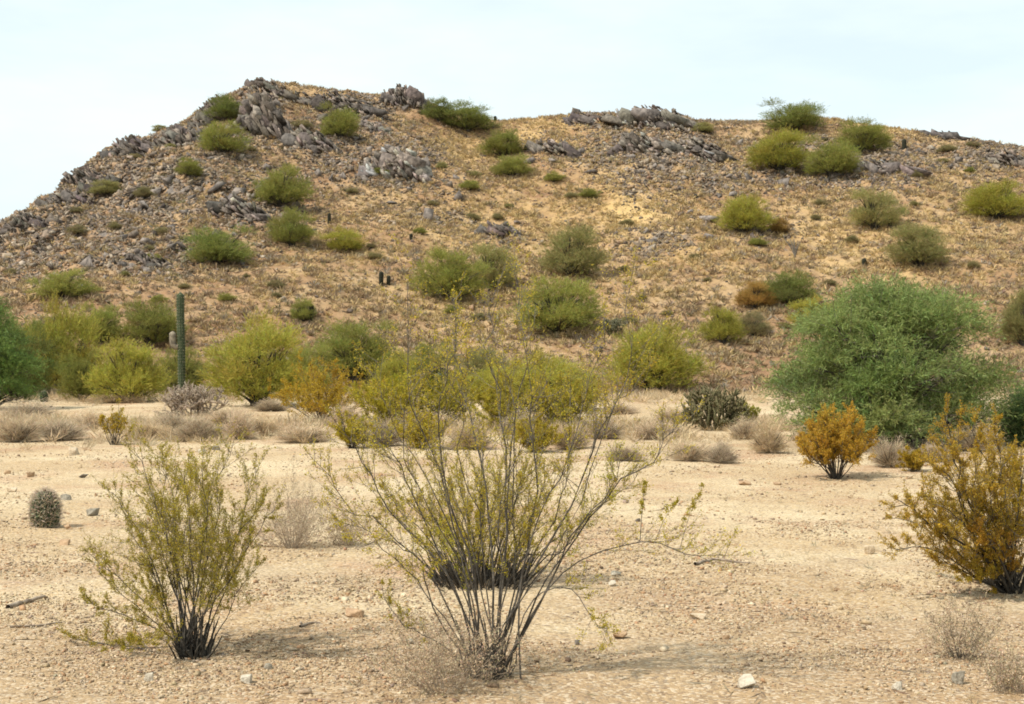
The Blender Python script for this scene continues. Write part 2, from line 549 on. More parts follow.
def scatter(templates, P, S, rng, tilt=0.5, col=None):
    Vs, Ts, Cs = [], [], []; off = 0; order, reps = [], []
    pick = rng.integers(0, len(templates), len(P))
    for k, (tv, tt) in enumerate(templates):
        q = np.where(pick == k)[0]
        if len(q) == 0: continue
        M = rot_mats(len(q), rng, tilt)
        v = np.einsum('nij,vj->nvi', M, tv) * S[q][:, None, None] + P[q][:, None]
        Vs.append(v.reshape(-1, 3))
        Ts.append((tt[None] + (np.arange(len(q)) * len(tv))[:, None, None]).reshape(-1, 3) + off)
        if col is not None: Cs.append(np.repeat(col[q], len(tv), 0))
        off += len(q) * len(tv); order.append(q); reps.append(np.full(len(q), len(tv)))
    SCATTER_ORDER.append((np.concatenate(order), np.concatenate(reps)))
    return np.concatenate(Vs), np.concatenate(Ts), (np.concatenate(Cs) if Cs else None)


def stone_cols(n, rng):
    c = np.array([[0.205, 0.165, 0.13], [0.30, 0.235, 0.17], [0.12, 0.098, 0.08], [0.34, 0.23, 0.14], [0.38, 0.315, 0.24]])
    return vary((1, 1, 1), n, rng, 0.22, 0.03) * c[rng.choice(5, n, p=[.28, .22, .16, .22, .12])]


# small loose stones all over the hill (countless)
rng = np.random.default_rng(21)
n = 1150000
u = rng.uniform(-0.5, 0.5, n); y = rng.uniform(59, 142, n); x = u * (y + 4)
z, rk, gd, on = land(x, y, True)
p = (0.045 + 1.15 * rk ** 1.25) * on * (0.45 + 0.8 * (fbm(x, y, 2.5, 2, 61) > 0)) * (y / 142)
k = rng.uniform(size=n) < p * 0.9
x, y, z, rk = x[k], y[k], z[k], rk[k]
S = np.exp(rng.normal(-1.95, 0.5, len(x))) * (0.75 + 0.75 * rk)
S = np.minimum(S, 0.75)
V, T, cc = scatter(HULLS + SLABS, np.stack([x, y, z + S * 0.10], 1), S, rng, 0.5, stone_cols(len(x), rng))
tag(link('loose_stones', mesh_np('loose_stones', V, T, M_STONE, cc)), 'loose grey and tan stones strewn all over the hillside', 'stones', kind='stuff')

# tilted bedrock slabs breaking through the soil in the rocky parts
n = 30000
u = rng.uniform(-0.5, 0.5, n); y = rng.uniform(66, 140, n); x = u * (y + 4)
z, rk, gd, on = land(x, y, True)
k = rng.uniform(size=n) < np.clip(rk - 0.25, 0, 1) * (0.12 + 1.1 * (fbm(x, y, 4.5, 3, 66) > 0.12)) * 0.9
x, y, z = x[k], y[k], z[k]
S = np.exp(rng.normal(-0.75, 0.38, len(x))).clip(.2, 1.1)
V, T, cc = scatter(SLABS, np.zeros((len(x), 3)), S, rng, 0.25, stone_cols(len(x), rng) * 0.8)
V = V.reshape(-1, 3)
# the beds dip to the right: lean every slab the same way before setting it down
ang = 0.85
V = V @ np.array([[math.cos(ang), 0, -math.sin(ang)], [0, 1, 0], [math.sin(ang), 0, math.cos(ang)]])
P_all = np.stack([x, y, z + S * 0.06], 1)
# scatter() groups slabs by template, so walk its order again
rng_s = SCATTER_ORDER[-1]
V += np.repeat(P_all[rng_s[0]], rng_s[1], 0)
tag(link('bedrock_slabs', mesh_np('bedrock_slabs', V, T, M_STONE, cc)), 'tilted grey bedrock slabs breaking through the soil all over the rocky slopes', 'rocks', kind='stuff')

# boulders that can be told apart on the hill
BOULD = []
for k in range(8):
    v, t = hull(rng, 10, (1, rng.uniform(.6, .9), rng.uniform(.35, .7)), .3)
    BOULD.append(mesh_np('boulder', v, t, M_BOULDER))
spots = []
tries = 0
while len(spots) < 230 and tries < 20000:
    tries += 1
    px = rng.uniform(0, 1024); py = rng.uniform(85, 300)
    zones = [(abs((px - a) / rx) ** 2 + abs((py - b) / ry) ** 2, s) for a, b, rx, ry, s in ROCKY]
    w = max(s * math.exp(-d * 1.2) for d, s in zones)
    if rng.uniform() > w ** 1.5: continue
    if any((px - q[0]) ** 2 + (py - q[1]) ** 2 < 9 ** 2 for q in spots): continue
    spots.append((px, py))
for px, py in spots:
    yr = np.interp((px - 512) / F * 128, _rx, _rz)
    ridge_row = HZ - F * (yr - CAMZ) / 128
    if py < ridge_row + 3: continue
    p = at(px, py)
    s = float(np.clip(np.exp(rng.normal(-0.35, 0.35)), 0.4, 1.3))
    o = link('boulder', BOULD[rng.integers(8)], None, p + Vector((0, 0, 0.08 * s)))
    o.rotation_euler = (rng.normal(0, .35), rng.normal(0, .35), rng.uniform(0, 6.28)); o.scale = (s, s, s)
    if px < 200: lb, gp = 'grey angular boulder on the rocky left flank of the hill', 'boulders on the left flank'
    elif px < 470: lb, gp = 'grey angular boulder below the highest rocky crest of the hill', 'boulders below the highest crest'
    elif px < 760: lb, gp = 'grey angular boulder on the middle slope below the low central knob', 'boulders below the central knob'
    else: lb, gp = 'grey angular boulder in the pale scree on the right shoulder of the hill', 'boulders in the right scree'
    tag(o, lb, 'boulder', gp)


def outcrop(px, py, w, h, label, n, seed, dip=(0.9, 0.1), slab=1.0, col=1.0):
    rng = np.random.default_rng(seed)
    p = at(px, py)
    sc = p.y / F
    W = w * sc; Hh = h * sc
    n = int(n * 3.6)
    q1 = rng.normal(0, 0.42, n).clip(-.95, .95); q2 = rng.uniform(-0.5, 0.42, n)
    X = q1 * W * 0.5; Yv = q2 * W * 0.42
    gz = land(p.x + X, p.y + Yv) - p.z
    env = np.clip(1 - (X / (W * 0.52)) ** 2, 0.08, 1)
    Zc = gz + Hh * env * (0.66 * np.clip(1 - (q2 / .5) ** 2, 0, 1) ** .5) * rng.uniform(0.0, 1.0, n)
    dims = np.stack([rng.uniform(.6, 1.5, n), rng.uniform(.4, 1.0, n), rng.uniform(.14, .36, n)], 1) * slab * (0.36 + Hh * 0.26)
    Vs, Ts, Cs = [], [], []; off = 0
    nc = max(4, int(W / (0.6 * Hh + 0.3)))
    for k in range(nc):                                     # the solid body of the ledge, slabs break out of it
        cx = ((k + .5) / nc - .5) * W * .86
        ch = Hh * float(np.clip(1 - (cx / (W * .55)) ** 2, .2, 1)) * rng.uniform(.8, 1.15)
        cy = rng.normal(0, W * .03)
        v, t = hull(rng, 18, (W / nc * 2.0, W * .40, ch * 1.0), .75)
        ra = rng.normal(.35, .2); v = v @ np.array([[math.cos(ra), 0, -math.sin(ra)], [0, 1, 0], [math.sin(ra), 0, math.cos(ra)]])
        v = v + np.array([cx, cy, float(land(p.x + cx, p.y + cy)) - p.z + ch * .02])
        Vs.append(v); Ts.append(t + off); off += len(v)
        Cs.append(np.repeat(vary((0.13 * col, 0.112 * col, 0.098 * col), 1, rng, .2, .04), len(v), 0))
    for k in range(n):
        v, t = hull(rng, 11, tuple(dims[k]))
        a, b = dip[0] + rng.normal(0, .2), dip[1] + rng.normal(0, .25)
        yaw = rng.normal(0.2, .3)
        ca, sa = math.cos(a), math.sin(a)
        Ry = np.array([[ca, 0, sa], [0, 1, 0], [-sa, 0, ca]])
        cb, sb = math.cos(b), math.sin(b)
        Rx = np.array([[1, 0, 0], [0, cb, -sb], [0, sb, cb]])
        cy, sy = math.cos(yaw), math.sin(yaw)
        Rz = np.array([[cy, -sy, 0], [sy, cy, 0], [0, 0, 1]])
        v = v @ (Rz @ Rx @ Ry).T + np.array([X[k], Yv[k], Zc[k]])
        Vs.append(v); Ts.append(t + off); off += len(v)
        Cs.append(np.repeat(np.minimum(vary((0.165 * col, 0.138 * col, 0.115 * col), 1, rng, .38, .03), .32), len(v), 0))
    o = link('rock_outcrop', mesh_np('rock_outcrop', np.concatenate(Vs), np.concatenate(Ts), M_STONE, np.concatenate(Cs)), None, p)
    tag(o, label, 'rock outcrop', 'rock outcrops of the hill')


OUT = [
    (132, 152, 46, 20, 'dark tilted rock outcrop jutting from the left skyline above the bare flank', 34, 1, (0.75, .2), 1.0, .75),
    (64, 206, 44, 15, 'low broken rock outcrop on the far left skyline near the picture edge', 30, 2, (0.7, .2), .8, .8),
    (203, 125, 48, 14, 'rock ledge on the skyline left of the highest summit, beside a dark bush', 30, 3, (0.8, .1), .9, .8),
    (266, 134, 40, 40, 'tall grey slab cliff with dark cracks just below the summit', 44, 4, (1.0, .3), 1.5, .85),
    (272, 92, 50, 12, 'jagged rock outcrop crowning the highest summit of the hill', 36, 5, (0.9, .1), .9, .95),
    (340, 112, 80, 18, 'long dark rock ledge just right of the summit, above a green bush', 44, 6, (0.55, .5), .8, .8),
    (408, 106, 44, 22, 'rounded dark rock knob on the skyline right of the summit', 50, 7, (1.3, .1), .8, .8),
    (398, 174, 58, 32, 'pale striped rock outcrop with slanting beds in the upper left slope', 50, 8, (0.65, .7), 1.0, 1.35),
    (375, 132, 26, 12, 'small slanting grey slab between dark ledge and striped outcrop', 14, 9, (0.6, .6), .9, 1.1),
    (560, 155, 56, 18, 'low grey rock outcrop left of the central knob', 30, 10, (0.6, .4), .9, 1.1),
    (582, 120, 34, 10, 'small rock rib on the skyline left of the central knob', 22, 11, (0.6, .2), .8, .9),
    (652, 122, 86, 18, 'broad rocky knob in the middle of the skyline', 60, 12, (0.75, .3), .8, 1.15),
    (640, 152, 52, 24, 'grey rock outcrop with dark hollows directly below the central knob', 40, 13, (0.6, .5), 1.0, 1.0),
    (700, 155, 60, 20, 'grey stepped rock outcrop right of the central knob', 40, 14, (0.5, .5), .9, 1.05),
    (500, 238, 40, 16, 'low brown rock outcrop in the middle of the slope above the twin bushes', 26, 15, (0.7, .3), .8, .75),
    (945, 138, 40, 9, 'thin rock rib on the right skyline', 24, 16, (0.4, .2), .7, .8),
    (1008, 163, 36, 16, 'rock outcrop at the right picture edge of the skyline', 24, 17, (0.8, .3), .9, .95),
    (885, 175, 70, 14, 'grey scree outcrop in the right shoulder under the skyline bushes', 44, 18, (0.4, .4), .7, 1.25),
    (150, 268, 40, 14, 'dark rock outcrop low on the left slope beside a round bush', 24, 19, (0.9, .2), .8, .8),
    (216, 112, 34, 18, 'dark jagged ledge on the skyline just left of the dark skyline bush', 30, 21, (0.9, .2), 1.0, .75),
    (178, 148, 44, 22, 'grey jagged outcrop between the left skyline outcrop and the round olive bush', 34, 22, (0.9, .2), 1.0, .85),
    (84, 184, 36, 16, 'dark jagged outcrop on the left skyline halfway down the flank', 26, 23, (0.8, .2), .9, .75),
    (26, 226, 40, 16, 'dark jagged outcrop at the lowest end of the left skyline', 26, 24, (0.8, .2), .9, .75),
    (310, 150, 50, 20, 'grey broken ledge right of the slab cliff below the green bush', 34, 25, (0.8, .3), 1.0, .95),
    (240, 215, 50, 22, 'grey broken outcrop between the wide dark bush and the olive one', 34, 26, (0.8, .3), .9, .85),
    (100, 190, 34, 16, 'dark rock outcrop halfway up the left flank', 22, 20, (0.9, .2), .8, .75),
]
for px, py, w, h, lb, n_, sd, dip, sl, cl in OUT:
    outcrop(px, py, w * 1.18, h * 1.15, lb, n_, sd, dip, sl, cl)

# ------------------------------------------------------------------ dry grass tufts on the hill (ground cover)
def tufts(name, P, S, cols, rng, nb=16, w=0.06, spread=0.8, label=''):
    n = len(P)
    roots = np.repeat(P, nb, 0); s = np.repeat(S, nb)
    d = rng.normal(size=(n * nb, 3)); d[:, 2] = np.abs(d[:, 2]) * 0.5 + (1 - spread) + 0.25
    roots = roots + rng.normal(0, .12, (n * nb, 3)) * s[:, None] * np.array([[1, 1, 0.1]])
    c = np.repeat(cols, nb, 0) * np.exp(rng.normal(0, .18, (n * nb, 1)))
    V, T, c4 = blades(roots, d, s * rng.uniform(.6, 1.1, n * nb), s * w, c, rng)
    return tag(link(name, mesh_np(name, V, T, M_DRY, c4)), label, 'grass', kind='stuff')


rng = np.random.default_rng(31)
n = 140000
u = rng.uniform(-0.5, 0.5, n); y = rng.uniform(57, 142, n) ; x = u * (y + 4)
z, rk, gd, on = land(x, y, True)
k = rng.uniform(size=n) < (1 - 0.5 * rk) * (y / 142) * (0.5 + 0.9 * (fbm(x, y, 3.4, 3, 71) > 0.03))
x, y, z, gd = x[k], y[k], z[k], gd[k]
pal = np.array([[0.42, 0.31, 0.17], [0.30, 0.22, 0.14], [0.27, 0.175, 0.10], [0.25, 0.21, 0.10], [0.56, 0.41, 0.19], [0.33, 0.28, 0.21]])
ci = rng.choice(6, len(x), p=[.28, .24, .15, .06, .19, .08])
ci = np.where(rng.uniform(size=len(x)) < gd * 0.9, 4, ci)
tufts('dry_grass', np.stack([x, y, z], 1), rng.uniform(.14, .46, len(x)) , vary((1, 1, 1), len(x), rng, .15, .04) * pal[ci], rng, 14, 0.13,
      0.8, 'dry straw grass tufts and dead low scrub covering the hillside')

# ------------------------------------------------------------------ gravel of the flat (countless)
rng = np.random.default_rng(41)
Ps, Ss = [], []
for y0, y1, nn, s0 in ((6.2, 10, 80000, -4.45), (10, 16, 60000, -4.15), (16, 30, 24000, -3.72), (30, 58, 8000, -3.15)):
    y = rng.uniform(y0, y1, nn); u = rng.uniform(-0.5, 0.5, nn); x = u * (y + 1)
    k = (fbm(x, y, 1.9, 3, 81) * 1.5 + rng.uniform(-.5, .5, nn)) > 0.02
    x, y = x[k], y[k]
    s = np.minimum(np.exp(rng.normal(s0, 0.42, len(x))), 0.11)
    Ps.append(np.stack([x, y, land(x, y) + s * 0.12], 1)); Ss.append(s)
P = np.concatenate(Ps); S = np.concatenate(Ss)
pc = np.array([[0.47, 0.345, 0.205], [0.58, 0.46, 0.31], [0.24, 0.165, 0.105], [0.40, 0.24, 0.13], [0.36, 0.28, 0.20]])
cols = vary((1, 1, 1), len(P), rng, .18, .04) * pc[rng.choice(5, len(P), p=[.34, .2, .18, .16, .12])]
V, T, cc = scatter(PEBB, P, S, rng, 0.4, cols)
tag(link('gravel', mesh_np('gravel', V, T, M_PEBBLE, cc)), 'small tan and grey gravel scattered over the sandy flat', 'gravel', kind='stuff')

# short dry litter on the flat
n = 2600
y = 6.3 * np.exp(rng.uniform(0, math.log(56 / 6.3), n)); u = rng.uniform(-0.5, 0.5, n); x = u * (y + 1)
k = (fbm(x, y, 2.4, 3, 91) > 0.12)
x, y = x[k], y[k]
cols = vary((1, 1, 1), len(x), rng, .2, .05) * np.array([[0.42, 0.30, 0.15], [0.34, 0.19, 0.09], [0.28, 0.24, 0.16]])[rng.choice(3, len(x))]
tufts('dry_grass', np.stack([x, y, land(x, y)], 1), rng.uniform(.03, .085, len(x)) * (0.7 + y / 30), cols, rng, 14, 0.05, 0.9, 'short dry grass and twig litter on the sandy flat')


# dead twigs lying about
rng = np.random.default_rng(97)
n = 1500
y = 6.3 * np.exp(rng.uniform(0, math.log(50 / 6.3), n)); u = rng.uniform(-0.5, 0.5, n); x = u * (y + 1)
d = rng.normal(size=(n, 3)); d[:, 2] *= .06
V, T, c4 = blades(np.stack([x, y, land(x, y) + .012], 1), d, rng.uniform(.05, .28, n), rng.uniform(.004, .010, n), vary((0.22, 0.16, 0.11), n, rng, .3, .05), rng)
tag(link('twig_litter', mesh_np('twig_litter', V, T, M_DRY, c4)), 'dead twigs lying about on the sandy flat', 'debris', kind='stuff')

# pale dead grass belt at the far side of the flat
rng = np.random.default_rng(95)
n = 30000
y = rng.uniform(27, 57, n); u = rng.uniform(-0.48, 0.48, n); x = u * (y + 1)
belt = np.exp(-((y - 34 - 1.5 * gnoise(x / 6.0, x * 0, 3)) / 3.2) ** 2) * 0.9 + 0.5 * sstep(46, 54, y)
k = rng.uniform(size=n) < belt * (0.15 + 1.2 * (fbm(x, y, 3.0, 3, 96) > 0.02))
x, y = x[k], y[k]
cols = vary((1, 1, 1), len(x), rng, .16, .05) * np.array([[0.56, 0.43, 0.26], [0.50, 0.37, 0.22], [0.42, 0.34, 0.22]])[rng.choice(3, len(x))]
tufts('dry_grass', np.stack([x, y, land(x, y)], 1), rng.uniform(.10, .46, len(x)), cols, rng, 22, 0.035, 0.75, 'pale dead grass along the far side of the sandy flat')


# ------------------------------------------------------------------ trees: palo verdes
def crown_mesh(name, seed, base, mat, nblade=9000, lobes=16, up=0.75, L=0.085, W=0.0075, low=0.5, spiky=0.5, droop=0.0, rz=1.0, hue=.07):
    rng = np.random.default_rng(seed)
    az = rng.uniform(-.5, .5, lobes) + np.arange(lobes) * 2.399
    el = np.arccos(np.clip(1 - (np.arange(lobes) + .6) / lobes, 0, 1))
    sh = rng.uniform(0.55, 1.1, lobes); sh[:2] = (.70, .82)
    lump = 1 + 0.12 * np.sin(az * 2 + seed) + rng.normal(0, .10, lobes)
    cen = np.stack([0.37 * sh * lump * np.sin(el) * np.cos(az), 0.37 * sh * lump * np.sin(el) * np.sin(az),
                    0.12 + 0.62 * sh * lump * np.cos(el)], 1)
    rad = rng.uniform(0.12, 0.19, lobes)
    ltint = vary((1, 1, 1), lobes, rng, .16, .06)
    ntw = nblade // 12
    li = rng.choice(lobes, ntw, p=rad ** 2 / np.sum(rad ** 2))
    d = rand_dirs(ntw, rng)
    d[:, 2] = np.where(d[:, 2] < -0.3, -d[:, 2], d[:, 2])
    q = rng.uniform(0, 1, ntw) ** 0.6
    P0 = cen[li] + d * rad[li][:, None] * q[:, None] * 0.8
    D0 = unit(d * 0.6 + np.array([[0, 0, .40]]) + rng.normal(0, .35, (ntw, 3)) + (P0 - np.array([[0, 0, .1]])) * 1.2)
    bs = rng.uniform(size=ntw) < .26                         # sprigs rising straight from the foot
    az2 = rng.uniform(0, 2 * np.pi, ntw); r2 = np.sqrt(rng.uniform(0, 1, ntw)) * .36
    Pb = np.stack([r2 * np.cos(az2), r2 * np.sin(az2), rng.uniform(.02, .30, ntw)], 1)
    P0 = np.where(bs[:, None], Pb, P0)
    D0 = np.where(bs[:, None], unit(Pb * np.array([1.6, 1.6, 0]) + np.array([[0, 0, .7]]) + rng.normal(0, .25, (ntw, 3))), D0)
    LL = rng.uniform(.05, .17, ntw) * np.where(rng.uniform(size=ntw) < .12, 1.5, 1)
    t = rng.uniform(0, 1, ntw * 12)
    P = np.repeat(P0, 12, 0) + np.repeat(D0 * LL[:, None], 12, 0) * t[:, None] + rng.normal(0, .006, (ntw * 12, 3))
    P[:, 2] = np.maximum(P[:, 2], 0.02)
    D = np.repeat(D0, 12, 0) + rng.normal(0, .5, (ntw * 12, 3))
    tt = np.repeat(vary((1, 1, 1), ntw, rng, .2, .05) * ltint[li], 12, 0)
    col = vary(base, ntw * 12, rng, .14, hue) * tt
    V, T, c = blades(P, D, L * rng.uniform(.4, 1.0, ntw * 12), W * rng.uniform(.7, 1.4, ntw * 12), col, rng)
    # limbs to the lobes
    tb = Tubes(5)
    for k in range(lobes):
        s = np.array([rng.normal(0, .025), rng.normal(0, .025), -0.03])
        e = cen[k]
        t = np.linspace(0, 1, 7)[:, None]
        ctrl = np.array([e[0] * 0.35, e[1] * 0.35, e[2] * 0.6])
        Pp = (1 - t) ** 2 * s + 2 * t * (1 - t) * ctrl + t ** 2 * e + rng.normal(0, .008, (7, 3)) * t
        tb.add(Pp, np.linspace(.017, .004, 7))
        for _ in range(3):
            e2 = e + rand_dirs(1, rng)[0] * rad[k] * 0.8
            tb.add(np.stack([Pp[4], (Pp[4] + e2) / 2 + [0, 0, .02], e2]), np.array([.005, .003, .0015]))
    return mesh_np(name, V, T, mat, c), tb


G1 = (0.33, 0.325, 0.075); G2 = (0.265, 0.285, 0.072); Y1 = (0.46, 0.42, 0.075); O1 = (0.44, 0.275, 0.075); P1 = (0.38, 0.345, 0.125)
PROTO = {}
for key, base, cnt in (('green', G2, 3), ('olive', G1, 4), ('yellow', Y1, 2), ('pale', P1, 2), ('gold', O1, 2), ('scrub', (0.32, 0.27, 0.12), 2)):
    PROTO[key] = []
    for k in range(cnt):
        cr, tb = crown_mesh('crown', 100 + 17 * k + len(key) * 7, base, M_PALO, nblade=26000, lobes=24 + 3 * k, L=0.07, W=0.0050)
        PROTO[key].append((cr, tb.build('trunk', M_BARK)))
_cnt = {}


def palo(x0, x1, y0, yb, kind, label, name='palo_verde', cat='tree', group='palo verdes on the hill', depth=None):
    i = _cnt.get(kind, 0); _cnt[kind] = i + 1
    cr, tk = PROTO[kind][i % len(PROTO[kind])]
    p = at((x0 + x1) / 2, yb - 2)
    sc = p.y / F
    h = (yb - y0) * sc * 1.10; w = (x1 - x0) * sc * 1.22
    o = empty(name, p)
    o.rotation_euler = (0, 0, float(RNG.uniform(0, 6.28)))
    o.scale = (w, w, h)
    link('trunk', tk, o); link('crown', cr, o)
    return tag(o, label, cat, group)


HB = [
    (202, 244, 122, 155, 'olive', 'round olive bush on the upper left slope beside the tall slab cliff'),
    (208, 242, 97, 123, 'green', 'dark green bush on the skyline left of the summit'),
    (320, 359, 106, 140, 'olive', 'green bush just below the long dark ledge right of the summit'),
    (177, 201, 159, 179, 'olive', 'small green bush among rocks down-left of the round olive bush'),
    (256, 306, 167, 208, 'olive', 'spreading green bush on the rocky slope under the slab cliff'),
    (269, 313, 209, 247, 'olive', 'olive bush directly below the spreading green bush, mid left slope'),
    (186, 252, 228, 267, 'green', 'wide dark green bush low on the left rocky slope'),
    (326, 362, 228, 254, 'yellow', 'small round yellow-green bush alone on the left middle slope'),
    (444, 491, 102, 133, 'green', 'large dark green bush on the skyline right of the rounded knob'),
    (424, 452, 99, 123, 'green', 'smaller bush between the rounded rock knob and the dark skyline bush'),
    (482, 523, 130, 159, 'olive', 'upper of two stacked bushes below the skyline, left of centre'),
    (494, 531, 155, 179, 'olive', 'lower of two stacked bushes below the skyline, left of centre'),
    (420, 482, 248, 301, 'olive', 'left bush of the touching pair in the middle of the slope'),
    (468, 516, 243, 290, 'pale', 'right paler bush of the touching pair in the middle of the slope'),
    (539, 603, 227, 278, 'pale', 'pale feathery bush in the centre of the slope above the round green one'),
    (516, 597, 277, 335, 'olive', 'big round green bush at the centre foot of the slope'),
    (720, 770, 193, 235, 'yellow', 'yellow-green bush alone on the right upper slope with an orange shrub beside it'),
    (764, 823, 101, 133, 'green', 'topmost bush of the cluster on the right skyline'),
    (748, 811, 129, 173, 'yellow', 'bright left bush of the cluster below the right skyline'),
    (804, 859, 139, 179, 'olive', 'lower middle bush of the cluster below the right skyline'),
    (838, 888, 119, 153, 'olive', 'right end bush of the cluster on the right skyline'),
    (849, 899, 189, 231, 'pale', 'pale bush with a dark cactus at its foot on the right slope'),
    (890, 949, 224, 268, 'pale', 'pale yellowish bush on the right slope just above the big green tree'),
    (965, 1027, 179, 221, 'yellow', 'yellow-green bush at the right edge high on the slope'),
    (1001, 1045, 289, 348, 'pale', 'pale bush cut by the right edge low on the slope'),
    (764, 815, 271, 306, 'green', 'green bush with an orange shrub at its left, above the big green tree'),
    (36, 89, 271, 301, 'olive', 'round olive bush low on the far left slope above the tree line'),
    (291, 314, 300, 323, 'olive', 'tiny olive bush with a dark cactus beside it on the lower left slope'),
    (90, 124, 183, 198, 'pale', 'faint low bush among dark rocks on the left flank'),
]
for a in HB:
    palo(*a)
for a in [
    (28, 100, 298, 397, 'yellow', 'tall yellow-green palo verde next to the dark tree at the left edge'),
    (78, 122, 304, 345, 'olive', 'olive bush half hidden behind the palo verdes at left'),
    (92, 164, 334, 404, 'yellow', 'bright yellow-green palo verde just left of the tall saguaro'),
    (122, 182, 301, 347, 'olive', 'olive palo verde behind the saguaro on its left'),
    (206, 308, 314, 408, 'yellow', 'wide yellow-green palo verde with dark limbs right of the saguaro'),
    (312, 402, 320, 381, 'olive', 'olive palo verde behind the golden creosote left of centre'),
    (408, 458, 342, 398, 'olive', 'dull olive bush beside the young saguaro at the slope foot'),
    (612, 699, 317, 393, 'yellow', 'round yellow-green palo verde at the slope foot right of centre'),
    (505, 597, 352, 412, 'yellow', 'yellow-green palo verde at the slope foot behind the tall creosote'),
    (455, 520, 345, 402, 'pale', 'pale grey-green bush at the slope foot behind the tall creosote'),
    (-6, 50, 318, 400, 'green', 'green palo verde behind the dark tree at the left edge'),
    (58, 104, 352, 403, 'olive', 'low olive palo verde between the two yellow-green ones at left'),
    (158, 206, 346, 396, 'olive', 'low olive palo verde right behind the foot of the tall saguaro'),
    (278, 330, 345, 398, 'olive', 'olive palo verde between the wide one with dark limbs and the golden creosote'),
    (372, 424, 352, 400, 'yellow', 'yellow-green palo verde behind the yellow-green creosote left of centre'),
    (470, 512, 362, 404, 'yellow', 'low yellow-green palo verde directly behind the tallest creosote stems'),
    (18, 62, 328, 356, 'olive', 'olive palo verde top above the left edge tree belt'),
]:
    palo(*a, group='palo verdes at the foot of the hill')
for a in [
    (735, 776, 282, 309, 'gold', 'orange shrub touching the green bush left of the big tree'),
    (764, 788, 220, 235, 'gold', 'tiny rusty orange shrub beside the lone yellow-green bush'),
    (702, 742, 306, 345, 'yellow', 'low yellowish shrub on the slope left of the big green tree'),
    (738, 768, 312, 338, 'scrub', 'low tan-green shrub between the yellowish shrub and the big green tree'),
    (790, 836, 298, 330, 'yellow', 'yellowish low shrub against the upper left of the big green tree'),
]:
    palo(*a, name='desert_shrub', cat='shrub', group='low shrubs on the slope')

# small scrub bushes of the slope, a few pixels each
rng = np.random.default_rng(123)
sm = []
tries = 0
while len(sm) < 70 and tries < 9000:
    tries += 1
    px, py = rng.uniform(5, 1020), rng.uniform(100, 335)
    q = at(px, py)
    if q.y < 58 or abs(HZ - F * (q.z - CAMZ) / q.y - py) > 1.5: continue
    if any(a[0] - 8 < px < a[1] + 8 and a[2] - 4 < py < a[3] + 8 for a in HB): continue
    if any(abs(px - a) < 16 and abs(py - b) < 9 for a, b in sm): continue
    sm.append((px, py))
for k, (px, py) in enumerate(sm):
    kd = ('scrub', 'pale', 'scrub', 'olive', 'scrub')[k % 5]
    w = rng.uniform(9, 20); h = w * rng.uniform(.42, .62)
    if px < 200: lb = 'tiny low scrub bush among the dark rocks of the left flank'
    elif px < 480: lb = 'tiny low scrub bush on the stony slope under the highest crest'
    elif px < 740: lb = 'tiny low scrub bush in the dry grass of the middle slope'
    else: lb = 'tiny low scrub bush in the dry grass of the right slope'
    palo(px - w / 2, px + w / 2, py - h, py, kd, lb, name='scrub_bush', cat='bush', group='tiny scrub bushes, ' + lb.split(' of ')[-1].split(' under ')[-1].replace('the ', ''))

